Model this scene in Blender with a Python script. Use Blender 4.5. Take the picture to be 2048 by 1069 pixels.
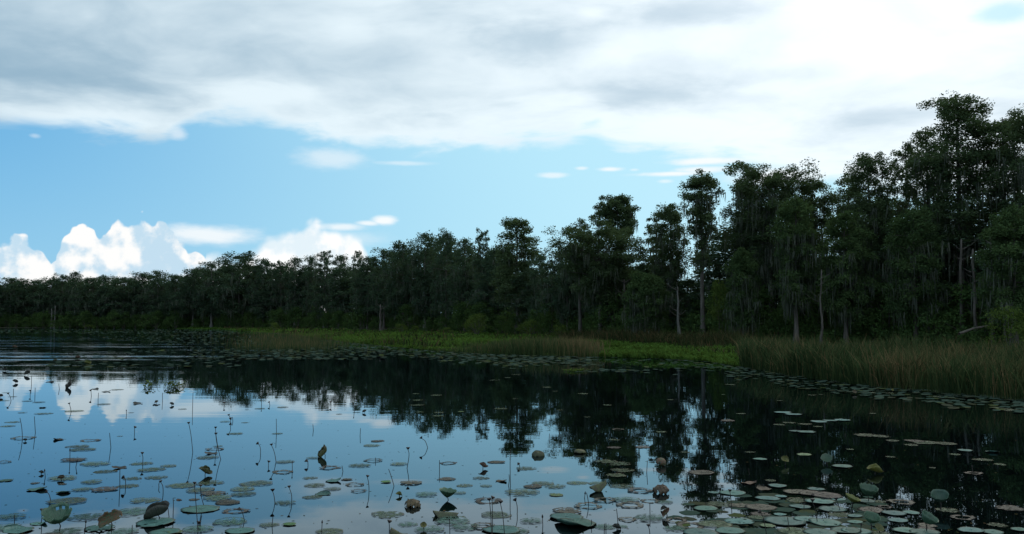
import bpy, math, random
import numpy as np
from mathutils import Vector

for _o in list(bpy.data.objects):
    bpy.data.objects.remove(_o)
scene = bpy.context.scene
COL = scene.collection
PI = math.pi

# ------------------------------------------------------------------ camera
CAM_H = 2.4                      # eye height above the water
FOC = 1774.0                     # focal length in pixels of the 2048 wide photograph
PITCH = math.radians(3.48)
SP, CP = math.sin(PITCH), math.cos(PITCH)
cam_data = bpy.data.cameras.new("camera")
cam_data.sensor_width = 36.0
cam_data.lens = FOC / 2048.0 * 36.0
cam_data.clip_start = 0.1
cam_data.clip_end = 9000.0
camera = bpy.data.objects.new("camera", cam_data)
camera.location = (0, 0, CAM_H)
camera.rotation_euler = (PI / 2 + PITCH, 0, 0)
COL.objects.link(camera)
scene.camera = camera


def ray(px, py):
    """direction (x right, y ahead, z up) seen at a point of the photograph"""
    a = (px - 1024.0) / FOC
    b = (534.5 - py) / FOC
    return Vector((a, CP - b * SP, SP + b * CP))


def azel(px, py):
    d = ray(px, py).normalized()
    return math.atan2(d.x, d.y), math.asin(d.z)


def water_at(px, py, z=0.0):
    d = ray(px, py)
    t = (CAM_H - z) / -d.z
    return Vector((d.x * t, d.y * t, z))


def at_depth(px, py, Y):
    d = ray(px, py)
    t = Y / d.y
    return Vector((d.x * t, Y, CAM_H + d.z * t))


# ------------------------------------------------------------------ light
SUN_AZ, SUN_EL = math.radians(24), math.radians(30)
scene.view_settings.view_transform = 'Standard'
scene.view_settings.look = 'None'
scene.view_settings.gamma = 1.0
scene.view_settings.exposure = 0.0
scene.view_settings.use_curve_mapping = False
scene.cycles.max_bounces = 6
scene.cycles.diffuse_bounces = 2
scene.cycles.glossy_bounces = 3
scene.cycles.transmission_bounces = 3
scene.cycles.transparent_max_bounces = 8
scene.cycles.volume_bounces = 0
scene.cycles.use_denoising = True
scene.cycles.caustics_reflective = False
scene.cycles.caustics_refractive = False

sun_data = bpy.data.lights.new("sun", 'SUN')
sun_data.energy = 0.9
sun_data.angle = math.radians(14)          # the sun stands behind cloud
sun_data.color = (1.0, 0.95, 0.88)
sun = bpy.data.objects.new("sun", sun_data)
sun_dir = Vector((math.sin(SUN_AZ) * math.cos(SUN_EL), math.cos(SUN_AZ) * math.cos(SUN_EL), math.sin(SUN_EL)))
sun.rotation_euler = (-sun_dir).to_track_quat('-Z', 'Y').to_euler()
sun.location = sun_dir * 200
COL.objects.link(sun)

# ------------------------------------------------------------------ sky
world = bpy.data.worlds.new("World")
scene.world = world
world.use_nodes = True
try:
    world.cycles.sampling_method = 'MANUAL'
    world.cycles.sample_map_resolution = 1024
except Exception:
    pass
WT = world.node_tree
WT.nodes.clear()


class G:
    """tiny helper for wiring shader nodes"""
    def __init__(s, nt):
        s.nt = nt

    def n(s, kind, **kw):
        nd = s.nt.nodes.new(kind)
        for k, v in kw.items():
            setattr(nd, k, v)
        return nd

    def put(s, sock, v):
        if isinstance(v, bpy.types.NodeSocket):
            s.nt.links.new(v, sock)
        elif v is not None:
            sock.default_value = v

    def m(s, op, a, b=None, c=None, clamp=False):
        nd = s.n('ShaderNodeMath', operation=op, use_clamp=clamp)
        s.put(nd.inputs[0], a)
        s.put(nd.inputs[1], b)
        s.put(nd.inputs[2], c)
        return nd.outputs[0]

    def v(s, op, a, b=None):
        nd = s.n('ShaderNodeVectorMath', operation=op)
        s.put(nd.inputs[0], a)
        if op == 'SCALE':
            s.put(nd.inputs['Scale'], b)
        else:
            s.put(nd.inputs[1], b)
        return nd.outputs['Value'] if op in ('DOT_PRODUCT', 'LENGTH', 'DISTANCE') else nd.outputs[0]

    def xyz(s, x, y, z):
        nd = s.n('ShaderNodeCombineXYZ')
        for i, q in enumerate((x, y, z)):
            s.put(nd.inputs[i], q)
        return nd.outputs[0]

    def noise(s, vec, scale, detail=4, rough=0.5, dist=0.0, out='Fac'):
        nd = s.n('ShaderNodeTexNoise')
        s.put(nd.inputs['Vector'], vec)
        nd.inputs['Scale'].default_value = scale
        nd.inputs['Detail'].default_value = detail
        nd.inputs['Roughness'].default_value = rough
        nd.inputs['Distortion'].default_value = dist
        return nd.outputs[out]

    def smooth(s, x, lo, hi, a=0.0, b=1.0):
        nd = s.n('ShaderNodeMapRange', interpolation_type='SMOOTHSTEP')
        s.put(nd.inputs[0], x)
        for i, q in enumerate((lo, hi, a, b)):
            s.put(nd.inputs[i + 1], q)
        return nd.outputs[0]

    def lin(s, x, lo, hi, a=0.0, b=1.0):
        nd = s.n('ShaderNodeMapRange')
        s.put(nd.inputs[0], x)
        for i, q in enumerate((lo, hi, a, b)):
            s.put(nd.inputs[i + 1], q)
        return nd.outputs[0]

    def mix(s, f, a, b, mode='MIX'):
        nd = s.n('ShaderNodeMix', data_type='RGBA', blend_type=mode)
        s.put(nd.inputs[0], f)
        for k, q in ((6, a), (7, b)):
            if isinstance(q, tuple) and len(q) == 3:
                q = (*q, 1.0)
            s.put(nd.inputs[k], q)
        return nd.outputs[2]


g = G(WT)
geo = g.n('ShaderNodeTexCoord')
sep = g.n('ShaderNodeSeparateXYZ')
dirv = g.v('NORMALIZE', geo.outputs['Generated'])
WT.links.new(dirv, sep.inputs[0])
X, Y, Z = sep.outputs
AZ = g.m('MULTIPLY', g.m('ARCTAN2', X, Y), 180 / PI)
EL = g.m('MULTIPLY', g.m('ARCSINE', Z), 180 / PI)

sky = g.n('ShaderNodeTexSky', sky_type='NISHITA')
sky.sun_disc = False
sky.sun_elevation = SUN_EL
sky.sun_rotation = SUN_AZ
sky.air_density = 1.0
sky.dust_density = 0.6
sky.ozone_density = 1.5
# the air pales towards the cloud covered sun
sunang = g.m('ARCCOSINE', g.v('DOT_PRODUCT', dirv, tuple(sun_dir)))
glow = g.m('POWER', 2.718, g.m('MULTIPLY', g.m('MULTIPLY', sunang, sunang), -11.0))

SC = 10.0    # cloud colours are given as seen; the background strength is 1/SC


def c3(r, gg, b):
    return (r * SC, gg * SC, b * SC, 1.0)


sky_col = g.mix(g.smooth(sunang, 0.42, 1.05), c3(0.46, 0.82, 0.98), c3(0.10, 0.41, 0.76))
sky_col = g.mix(g.smooth(EL, 1.0, 15.0, 0.45, 0.0), sky_col, c3(0.43, 0.80, 0.98))
sky_col = g.mix(g.smooth(EL, 22.0, 80.0, 0.0, 0.6), sky_col, c3(0.06, 0.20, 0.50))
sky_col = g.mix(0.12, sky_col, sky.outputs[0])


def curve(points, lo=-40.0, hi=40.0, vmax=30.0):
    """elevation (deg) as a function of azimuth (deg) from points of the photograph"""
    fc = g.n('ShaderNodeFloatCurve')
    pts = []
    for px, py in points:
        a, e = azel(px, py)
        pts.append(((math.degrees(a) - lo) / (hi - lo), math.degrees(e) / vmax))
    cv = fc.mapping.curves[0]
    cv.points[0].location = (0.0, pts[0][1])
    cv.points[1].location = (1.0, pts[-1][1])
    for p in pts:
        q = cv.points.new(*p)
        q.handle_type = 'AUTO_CLAMPED'
    fc.mapping.update()
    g.put(fc.inputs['Value'], g.lin(AZ, lo, hi))
    return g.m('MULTIPLY', fc.outputs[0], vmax)




def blob(px, py, wx, wy, soft=0.5, wob_amp=0.6, w=None):
    a, e = azel(px, py)
    a2, _ = azel(px + wx, py)
    _, e2 = azel(px, py - wy)
    sa, se = math.degrees(abs(a2 - a)), math.degrees(abs(e2 - e))
    dx = g.m('DIVIDE', g.m('SUBTRACT', AZ, math.degrees(a)), sa)
    dy = g.m('DIVIDE', g.m('SUBTRACT', EL, math.degrees(e)), se)
    r = g.m('SQRT', g.m('ADD', g.m('MULTIPLY', dx, dx), g.m('MULTIPLY', dy, dy)))
    r = g.m('ADD', r, g.m('MULTIPLY', g.m('SUBTRACT', w or cn2, 0.5), wob_amp * 2))
    return g.smooth(r, 1.0 - soft, 1.0 + soft * 0.3, 1.0, 0.0)


dv = g.v('ADD', dirv, (7.3, 2.2, 1.1))
cn1 = g.noise(dv, 14.0, 5, 0.55)
cn2 = g.noise(g.v('MULTIPLY', dv, (1.0, 1.0, 3.0)), 26.0, 5, 0.6)

# low cloud deck -----------------------------------------------------------
zp = g.m('ADD', g.m('MAXIMUM', Z, 0.0), 0.20)
plane = g.xyz(g.m('DIVIDE', X, zp), g.m('DIVIDE', Y, zp), 0.0)
shear = g.v('ADD', g.v('MULTIPLY', plane, (0.8, 1.0, 1.0)), (3.1, 1.7, 0.0))
warp = g.v('SCALE', g.v('SUBTRACT', g.noise(shear, 1.3, 3, 0.5, out='Color'), (0.5, 0.5, 0.5)), 0.5)
pw = g.v('ADD', shear, warp)
big = g.noise(pw, 0.85, 2, 0.5)
mid = g.noise(pw, 2.6, 4, 0.5)
fine = g.noise(pw, 8.0, 4, 0.55)
edge = curve([(-200, 240), (0, 246), (120, 262), (230, 274), (322, 280), (352, 262), (400, 246), (470, 244), (560, 262),
              (660, 292), (760, 296), (860, 300), (950, 296), (1050, 290), (1110, 288), (1180, 280), (1240, 300),
              (1330, 306), (1450, 322), (1560, 345), (1650, 370), (1760, 380), (2048, 400), (2300, 410)])
wob = g.m('ADD', g.m('MULTIPLY', g.m('SUBTRACT', mid, 0.5), 2.0), g.m('MULTIPLY', g.m('SUBTRACT', fine, 0.5), 2.6))
dens = g.m('ADD', g.m('SUBTRACT', EL, edge), wob)
deck_a = g.smooth(dens, -0.45, 0.95)
tone = g.m('ADD', g.m('MULTIPLY', big, 0.75), g.m('MULTIPLY', mid, 0.45))
tone = g.m('ADD', tone, g.m('MULTIPLY', fine, 0.42))
# thick grey parts at the left, thin and bright towards the sun and along the rim
lr = g.lin(AZ, -32.0, 30.0, 0.10, -0.20)
thick = g.m('ADD', tone, lr)
rim = g.smooth(dens, 0.0, 3.5, -0.20, -0.04)
thick = g.m('ADD', thick, rim)
for px_, py_, wx_, wy_, amt_ in [(60, 130, 330, 75, 0.13), (1070, 85, 150, 60, 0.26), (900, 20, 180, 40, 0.08), (1400, 20, 220, 40, 0.30), (1800, 235, 260, 26, 0.22), (1560, 150, 160, 24, 0.16), (560, 120, 150, 40, 0.06),
                               (1100, 255, 300, 18, 0.05), (1290, 190, 180, 36, 0.24),
                               (160, 238, 260, 26, -0.22), (520, 182, 150, 22, -0.20), (1130, 196, 170, 18, -0.18), (690, 60, 60, 30, -0.10), (1185, 30, 40, 16, -0.16),
                               (1350, 255, 220, 28, -0.16), (1750, 120, 330, 60, -0.12), (1250, 95, 180, 40, -0.08)]:
    thick = g.m('ADD', thick, g.m('MULTIPLY', blob(px_, py_, wx_, wy_, 0.95, 0.45), amt_))
grey = g.smooth(thick, 0.40, 1.12)
deck_col = g.mix(grey, c3(0.78, 0.91, 0.98), c3(0.31, 0.47, 0.60))
wide = g.m('POWER', 2.718, g.m('MULTIPLY', g.m('MULTIPLY', sunang, sunang), -4.5))
deck_col = g.mix(1.0, deck_col, g.mix(wide, (1.0, 1.0, 1.0), (1.22, 1.16, 1.13)), 'MULTIPLY')
deck_col = g.mix(g.m('MULTIPLY', glow, 0.42, clamp=True), deck_col, c3(1.6, 1.6, 1.6))
# narrow openings of blue in the deck near the upper right corner
gap = blob(2010, 25, 75, 26, 0.7, 0.35)
deck_a = g.m('MULTIPLY', deck_a, g.m('SUBTRACT', 1.0, g.m('MULTIPLY', gap, 0.8)))

# towering cumulus low on the left -------------------------------------------
vor = g.n('ShaderNodeTexVoronoi', feature='SMOOTH_F1')
vor.inputs['Smoothness'].default_value = 0.25
g.put(vor.inputs['Vector'], g.v('ADD', dv, g.v('SCALE', g.noise(dv, 20.0, 3, 0.5, out='Color'), 0.03)))
vor.inputs['Scale'].default_value = 34.0
puff = vor.outputs['Distance']
vor2 = g.n('ShaderNodeTexVoronoi', feature='SMOOTH_F1')
vor2.inputs['Smoothness'].default_value = 0.3
g.put(vor2.inputs['Vector'], g.v('ADD', dv, g.v('SCALE', g.noise(dv, 50.0, 3, 0.5, out='Color'), 0.015)))
vor2.inputs['Scale'].default_value = 88.0
puff2 = vor2.outputs['Distance']
bump = g.m('ADD', g.m('MULTIPLY', g.m('SUBTRACT', 0.45, puff), 1.1), g.m('MULTIPLY', g.m('SUBTRACT', 0.45, puff2), 0.6))
bump = g.m('ADD', bump, g.m('MULTIPLY', g.m('SUBTRACT', cn1, 0.5), 0.7))
top = curve([(-300, 500), (-120, 470), (0, 480), (38, 466), (70, 488), (92, 505), (104, 520), (118, 492), (150, 452), (172, 440),
             (192, 452), (204, 470), (216, 450), (240, 436), (275, 438), (300, 446), (322, 432), (345, 452), (360, 478),
             (395, 500), (412, 520), (425, 545), (470, 620), (700, 660), (2048, 660)])
cum_d = g.m('ADD', g.m('SUBTRACT', top, EL), bump)
cum_a = g.smooth(cum_d, 0.0, 0.22)
top2 = curve([(-300, 660), (380, 660), (412, 506), (440, 498), (475, 508), (498, 500), (520, 478), (550, 458), (588, 454), (606, 448),
              (626, 436), (644, 446), (668, 452), (700, 462), (728, 478), (748, 560), (770, 660), (2048, 660)])
cum_d2 = g.m('ADD', g.m('SUBTRACT', top2, EL), g.m('MULTIPLY', bump, 0.75))
cum_a2 = g.smooth(cum_d2, -0.05, 0.8)
# light falls on the puffs from the right and above
off = g.v('ADD', dv, (0.006, 0.0, 0.010))
shade_n = g.m('SUBTRACT', g.noise(dv, 30.0, 6, 0.55), g.noise(off, 30.0, 6, 0.55))
shade = g.m('ADD', g.m('MULTIPLY', shade_n, 2.4), g.m('MULTIPLY', g.m('SUBTRACT', puff, 0.36), 1.3))
low = g.smooth(EL, 1.8, 5.6, 0.14, 0.0)
shade = g.m('ADD', shade, low)
cum_s = g.smooth(shade, 0.02, 0.60)
cum_col = g.mix(cum_s, c3(1.0, 1.0, 0.99), c3(0.55, 0.74, 0.88))

# thin streaks ---------------------------------------------------------------
st_list = [(420, 471, 102, 19, 0.85), (690, 454, 46, 8, 0.75), (735, 447, 26, 6, 0.8), (768, 441, 24, 9, 0.95), (690, 480, 90, 16, 0.35),
           (662, 319, 74, 20, 0.5), (806, 327, 62, 5, 0.4), (1106, 351, 30, 6, 0.6), (1163, 337, 14, 4, 0.6), (1220, 339, 28, 5, 0.85),
           (1345, 348, 80, 5, 0.9), (1425, 322, 90, 8, 0.95), (356, 268, 18, 14, 0.5), (1405, 340, 60, 7, 0.8), (1330, 363, 16, 4, 0.5),
           (1560, 352, 110, 20, 0.9), (70, 272, 12, 5, 0.3), (1268, 340, 10, 3, 0.4)]
st = None
for (px, py, wx, wy, amt) in st_list:
    q = g.m('MULTIPLY', blob(px, py, wx * 1.15, wy * 1.15, 0.8, 0.55), amt)
    st = q if st is None else g.m('MAXIMUM', st, q)

base = g.mix(g.m('MULTIPLY', glow, 0.35, clamp=True), sky_col, c3(0.75, 0.97, 1.05))
col = g.mix(st, base, c3(0.97, 1.0, 1.01))
col = g.mix(cum_a2, col, g.mix(g.m('MULTIPLY', cum_s, 0.55), c3(1.02, 1.03, 1.03), c3(0.60, 0.80, 0.92)))
col = g.mix(cum_a, col, cum_col)
col = g.mix(deck_a, col, deck_col)
# under the horizon: dull ground light
col = g.mix(g.smooth(Z, -0.03, -0.005, 1.0, 0.0), col, c3(0.05, 0.07, 0.07))
bg = g.n('ShaderNodeBackground')
bg.inputs['Strength'].default_value = 1.0 / SC
WT.links.new(col, bg.inputs['Color'])
wo = g.n('ShaderNodeOutputWorld')
WT.links.new(bg.outputs[0], wo.inputs[0])

# ------------------------------------------------------------------ helpers
rng = np.random.default_rng(11)


def tag(o, label=None, cat=None, group=None, kind=None):
    if label:
        o['label'] = label
    if cat:
        o['category'] = cat
    if group:
        o['group'] = group
    if kind:
        o['kind'] = kind
    return o


def material(name, build):
    m_ = bpy.data.materials.new(name)
    m_.use_nodes = True
    m_.node_tree.nodes.clear()
    q = G(m_.node_tree)
    out = q.n('ShaderNodeOutputMaterial')
    m_.node_tree.links.new(build(q), out.inputs['Surface'])
    return m_


def principled(q, color, rough=0.6, spec=0.3, normal=None, **kw):
    p = q.n('ShaderNodeBsdfPrincipled')
    q.put(p.inputs['Base Color'], color if not isinstance(color, tuple) else (*color[:3], 1.0))
    q.put(p.inputs['Roughness'], rough)
    q.put(p.inputs['Specular IOR Level'], spec)
    if normal is not None:
        q.put(p.inputs['Normal'], normal)
    for k, v in kw.items():
        q.put(p.inputs[k], v)
    return p.outputs[0]


def matte(q, color, normal=None, gloss=0.0, rough=0.4):
    d = q.n('ShaderNodeBsdfDiffuse')
    q.put(d.inputs['Color'], color if not isinstance(color, tuple) else (*color[:3], 1.0))
    if normal is not None:
        q.put(d.inputs['Normal'], normal)
    if not gloss:
        return d.outputs[0]
    s_ = q.n('ShaderNodeBsdfGlossy')
    s_.inputs['Roughness'].default_value = rough
    if normal is not None:
        q.put(s_.inputs['Normal'], normal)
    mx = q.n('ShaderNodeMixShader')
    mx.inputs[0].default_value = gloss
    q.nt.links.new(d.outputs[0], mx.inputs[1])
    q.nt.links.new(s_.outputs[0], mx.inputs[2])
    return mx.outputs[0]


def leaf_build(c_dark, c_light, trans=0.25, rough=0.55):
    def f(q):
        at = q.n('ShaderNodeAttribute', attribute_name='tint')
        oi = q.n('ShaderNodeObjectInfo')
        t = q.m('ADD', q.m('MULTIPLY', at.outputs['Fac'], 0.75), q.m('MULTIPLY', oi.outputs['Random'], 0.25), clamp=True)
        c = q.mix(t, c_dark, c_light)
        p = matte(q, c)
        tr = q.n('ShaderNodeBsdfTranslucent')
        q.put(tr.inputs[0], q.mix(0.5, c, (0.10, 0.14, 0.02)))
        mx = q.n('ShaderNodeMixShader')
        mx.inputs[0].default_value = trans
        q.nt.links.new(p, mx.inputs[1])
        q.nt.links.new(tr.outputs[0], mx.inputs[2])
        return mx.outputs[0]
    return f


def bark_build(c1, c2):
    def f(q):
        tc = q.n('ShaderNodeTexCoord')
        n1 = q.noise(q.v('MULTIPLY', tc.outputs['Object'], (6, 6, 0.8)), 1.0, 5, 0.6)
        c = q.mix(q.smooth(n1, 0.3, 0.7), c1, c2)
        b = q.n('ShaderNodeBump')
        b.inputs['Strength'].default_value = 0.5
        b.inputs['Distance'].default_value = 0.05
        q.put(b.inputs['Height'], n1)
        return principled(q, c, 0.9, 0.1, b.outputs[0])
    return f


M = {}
M['leaf_cypress'] = material('cypress_foliage', leaf_build((0.042, 0.070, 0.036), (0.102, 0.142, 0.066)))
M['leaf_oak'] = material('broadleaf_foliage', leaf_build((0.040, 0.072, 0.032), (0.096, 0.146, 0.056)))
M['leaf_far'] = material('far_foliage', leaf_build((0.034, 0.062, 0.044), (0.080, 0.122, 0.070)))
M['leaf_bright'] = material('willow_foliage', leaf_build((0.050, 0.085, 0.022), (0.110, 0.150, 0.035)))
M['leaf_shrub'] = material('shrub_foliage', leaf_build((0.034, 0.068, 0.026), (0.088, 0.144, 0.044)))
M['moss'] = material('hanging_moss', leaf_build((0.050, 0.060, 0.046), (0.130, 0.142, 0.112), 0.2, 0.9))
M['bark'] = material('grey_bark', bark_build((0.06, 0.052, 0.045), (0.14, 0.125, 0.11)))
M['bark_pale'] = material('pale_bark', bark_build((0.10, 0.095, 0.085), (0.21, 0.20, 0.18)))
M['bark_dark'] = material('dark_bark', bark_build((0.045, 0.038, 0.032), (0.10, 0.085, 0.075)))
M['marsh'] = material('marsh_plants', leaf_build((0.028, 0.058, 0.014), (0.082, 0.155, 0.030), 0.25, 0.6))


def reed_build(q, dim=1.0):
    at = q.n('ShaderNodeAttribute', attribute_name='tint')
    cr = q.n('ShaderNodeValToRGB')
    el = cr.color_ramp.elements
    el[0].position, el[0].color = 0.0, (0.035, 0.062, 0.026, 1)
    el[1].position, el[1].color = 1.0, (0.26, 0.165, 0.085, 1)
    for p_, c_ in ((0.45, (0.075, 0.105, 0.040, 1)), (0.72, (0.15, 0.125, 0.060, 1))):
        e_ = el.new(p_)
        e_.color = c_
    q.put(cr.inputs[0], at.outputs['Fac'])
    return matte(q, q.mix(1.0, cr.outputs[0], (dim, dim, dim), 'MULTIPLY'))


M['reed'] = material('reed_blades', lambda q: reed_build(q, 0.78))
M['reed_dull'] = material('dead_reed_blades', lambda q: reed_build(q, 0.42))


def ground_build(q):
    tc = q.n('ShaderNodeTexCoord')
    n1 = q.noise(tc.outputs['Object'], 0.3, 6, 0.6)
    n2 = q.noise(tc.outputs['Object'], 3.0, 6, 0.65)
    c = q.mix(q.smooth(n1, 0.35, 0.65), (0.030, 0.055, 0.018), (0.055, 0.048, 0.030))
    c = q.mix(q.smooth(n2, 0.4, 0.7), c, (0.028, 0.024, 0.018))
    b = q.n('ShaderNodeBump')
    b.inputs['Strength'].default_value = 0.8
    b.inputs['Distance'].default_value = 0.1
    q.put(b.inputs['Height'], n2)
    return principled(q, c, 0.95, 0.15, b.outputs[0])


M['ground'] = material('marsh_soil', ground_build)


def water_build(q):
    tc = q.n('ShaderNodeTexCoord')
    P = tc.outputs['Object']
    # calm near the camera, a light breeze farther out on the left
    n_big = q.noise(q.v('MULTIPLY', P, (1.0, 1.0, 1.0)), 0.030, 3, 0.5)
    sp = q.n('ShaderNodeSeparateXYZ')
    q.put(sp.inputs[0], P)
    x, y = sp.outputs[0], sp.outputs[1]
    # rough band: y 34..100 m at the left, streaky
    band = q.m('MULTIPLY', q.smooth(y, 36.0, 60.0), q.smooth(y, 150.0, 230.0, 1.0, 0.25))
    xr = q.m('DIVIDE', x, q.m('MAXIMUM', y, 1.0))
    left = q.smooth(xr, -0.36, -0.16, 1.0, 0.0)
    streak = q.smooth(q.noise(q.v('MULTIPLY', P, (0.035, 0.22, 1.0)), 1.0, 4, 0.6), 0.46, 0.70)
    amp = q.m('MULTIPLY', q.m('MULTIPLY', band, left), q.m('ADD', q.m('MULTIPLY', streak, 0.50), 0.014))
    calm = q.lin(n_big, 0.3, 0.7, 0.006, 0.018)
    mid_r = q.m('MULTIPLY', q.smooth(y, 9.0, 26.0), 0.013)
    a = q.m('ADD', q.m('ADD', amp, calm), mid_r)
    w1 = q.noise(q.v('MULTIPLY', P, (0.45, 2.2, 1.0)), 0.62, 1, 0.5)
    w2 = q.noise(q.v('MULTIPLY', P, (0.8, 3.0, 1.0)), 2.0, 2, 0.5)
    h = q.m('ADD', q.m('MULTIPLY', w1, 1.9), q.m('MULTIPLY', w2, 0.45))
    h = q.m('MULTIPLY', h, a)
    b = q.n('ShaderNodeBump')
    b.inputs['Strength'].default_value = 1.0
    b.inputs['Distance'].default_value = 0.030
    q.put(b.inputs['Height'], h)
    gl_ = q.n('ShaderNodeBsdfGlossy')
    gl_.inputs['Color'].default_value = (0.74, 0.90, 1.0, 1)
    gl_.inputs['Roughness'].default_value = 0.0
    q.put(gl_.inputs['Normal'], b.outputs[0])
    df = q.n('ShaderNodeBsdfDiffuse')
    df.inputs['Color'].default_value = (0.0015, 0.003, 0.003, 1)
    fr = q.n('ShaderNodeFresnel')
    fr.inputs['IOR'].default_value = 1.36
    q.put(fr.inputs['Normal'], b.outputs[0])
    mx = q.n('ShaderNodeMixShader')
    q.put(mx.inputs[0], fr.outputs[0])
    q.nt.links.new(df.outputs[0], mx.inputs[1])
    q.nt.links.new(gl_.outputs[0], mx.inputs[2])
    return mx.outputs[0]


M['water'] = material('lake_water', water_build)


class Geo:
    """collects tubes, blades and leaf triangles, links them as one mesh"""
    def __init__(s):
        s.v, s.f3, s.f4, s.c, s.n = [], [], [], [], 0

    def tris(s, P, tint):
        """P (n,3,3)"""
        k = len(P)
        s.v.append(P.reshape(-1, 3))
        s.f3.append(np.arange(k * 3).reshape(k, 3) + s.n)
        s.c.append(tint.ravel() if np.ndim(tint) == 2 else np.repeat(np.broadcast_to(tint, (k,)), 3))
        s.n += k * 3

    def quads(s, P, tint):
        k = len(P)
        s.v.append(P.reshape(-1, 3))
        s.f4.append(np.arange(k * 4).reshape(k, 4) + s.n)
        s.c.append(tint.ravel() if np.ndim(tint) == 2 else np.repeat(np.broadcast_to(tint, (k,)), 4))
        s.n += k * 4

    def raw(s, V, F, tint=0.5):
        V = np.asarray(V, float)
        for f in F:
            (s.f3 if len(f) == 3 else s.f4).append(np.array([f]) + s.n)
        s.v.append(V)
        s.c.append(np.broadcast_to(tint, (len(V),)))
        s.n += len(V)

    def tube(s, pts, rad, sides=5, tint=0.5, cap=True):
        pts = np.asarray(pts, float)
        m_ = len(pts)
        rad = np.broadcast_to(np.asarray(rad, float), (m_,))
        tan = np.gradient(pts, axis=0)
        tan /= np.linalg.norm(tan, axis=1)[:, None] + 1e-9
        ref = np.array([0.31, 0.95, 0.05]) if abs(tan[0][2]) > 0.7 else np.array([0, 0, 1.0])
        a = np.cross(tan, ref)
        a /= np.linalg.norm(a, axis=1)[:, None] + 1e-9
        b = np.cross(tan, a)
        th = np.arange(sides) * 2 * PI / sides
        ring = (a[:, None, :] * np.cos(th)[None, :, None] + b[:, None, :] * np.sin(th)[None, :, None]) * rad[:, None, None]
        V = (pts[:, None, :] + ring).reshape(-1, 3)
        i = np.arange(m_ - 1)[:, None] * sides
        j = np.arange(sides)[None, :]
        j2 = (j + 1) % sides
        F = np.stack([i + j, i + j2, i + sides + j2, i + sides + j], -1).reshape(-1, 4) + s.n
        s.v.append(V)
        s.f4.append(F)
        s.c.append(np.full(len(V), tint))
        s.n += len(V)
        if cap:
            e = s.n
            s.v.append(pts[-1:] + tan[-1:] * rad[-1])
            s.c.append(np.array([tint]))
            k0 = e - sides
            s.f3.append(np.array([[k0 + q, k0 + (q + 1) % sides, e] for q in range(sides)]))
            s.n += 1

    def mesh(s, name, mat_, smooth=False):
        me = bpy.data.meshes.new(name)
        V = np.concatenate(s.v).astype(np.float32)
        f3 = np.concatenate(s.f3) if s.f3 else np.zeros((0, 3), int)
        f4 = np.concatenate(s.f4) if s.f4 else np.zeros((0, 4), int)
        me.vertices.add(len(V))
        me.vertices.foreach_set('co', V.ravel())
        nl = f3.size + f4.size
        me.loops.add(nl)
        me.loops.foreach_set('vertex_index', np.concatenate([f3.ravel(), f4.ravel()]).astype(np.int32))
        me.polygons.add(len(f3) + len(f4))
        st_ = np.concatenate([np.arange(len(f3)) * 3, f3.size + np.arange(len(f4)) * 4]).astype(np.int32)
        me.polygons.foreach_set('loop_start', st_)
        if smooth:
            me.polygons.foreach_set('use_smooth', np.ones(len(st_), bool))
        at = me.attributes.new('tint', 'FLOAT', 'POINT')
        at.data.foreach_set('value', np.concatenate(s.c).astype(np.float32))
        me.materials.append(mat_)
        me.update(calc_edges=True)
        return me


def link(name, me, parent=None, loc=(0, 0, 0)):
    o = bpy.data.objects.new(name, me)
    COL.objects.link(o)
    o.location = loc
    if parent is not None:
        o.parent = parent
    return o


def empty(name, loc=(0, 0, 0), rz=0.0, sc=(1, 1, 1)):
    o = bpy.data.objects.new(name, None)
    o.empty_display_size = 0.3
    COL.objects.link(o)
    o.location = loc
    o.rotation_euler = (0, 0, rz)
    o.scale = sc
    return o


# ------------------------------------------------------------------ the lie of the land
SHORE = [(-2600, 657), (-400, 656.5), (0, 656.5), (200, 656), (330, 657), (450, 660), (560, 668), (640, 677), (700, 686), (780, 694), (860, 701),
         (960, 707), (1050, 710), (1170, 713), (1300, 717), (1400, 722), (1480, 733), (1560, 747), (1700, 766),
         (1850, 781), (2048, 799), (2300, 815), (3200, 850)]
TREEL = [(-2600, 320), (0, 322), (200, 300), (400, 280), (480, 268), (640, 238), (700, 215), (860, 182), (1035, 146), (1240, 106),
         (1540, 90), (1750, 82), (1920, 75), (2048, 70), (2300, 60), (3200, 50)]
SKYL = [(-400, 560), (0, 558), (60, 560), (150, 550), (215, 553), (250, 556), (290, 545), (350, 550), (390, 538), (440, 516), (480, 508), (530, 520),
        (600, 522), (660, 522), (700, 524), (740, 512), (790, 492), (860, 470), (900, 470), (930, 488), (985, 492), (1010, 458), (1035, 442), (1065, 465),
        (1085, 528), (1125, 520), (1150, 480), (1190, 460), (1280, 462), (1320, 460), (1355, 440), (1380, 520), (1410, 540), (1440, 420), (1480, 350), (1540, 335), (1640, 362),
        (1680, 400), (1745, 320), (1800, 330), (1850, 280), (1920, 215), (1975, 290), (2010, 242), (2100, 250), (2400, 240)]


def interp(tab, x):
    return float(np.interp(x, [t[0] for t in tab], [t[1] for t in tab]))


def shore_d(px):
    """distance ahead (m) of the water's edge in the direction of column px"""
    return water_at(px, interp(SHORE, px)).y


def px_of(x, y):
    return 1024 + FOC * x / y


def spot(px, D, z=0.0):
    return Vector(((px - 1024) / FOC * D, D, z))


water_me = bpy.data.meshes.new('water')
S_ = 2500.0
water_me.from_pydata([(-S_, -S_, 0), (S_, -S_, 0), (S_, S_, 0), (-S_, S_, 0)], [], [(0, 1, 2, 3)])
water_me.materials.append(M['water'])
tag(link('water', water_me), kind='structure')

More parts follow.
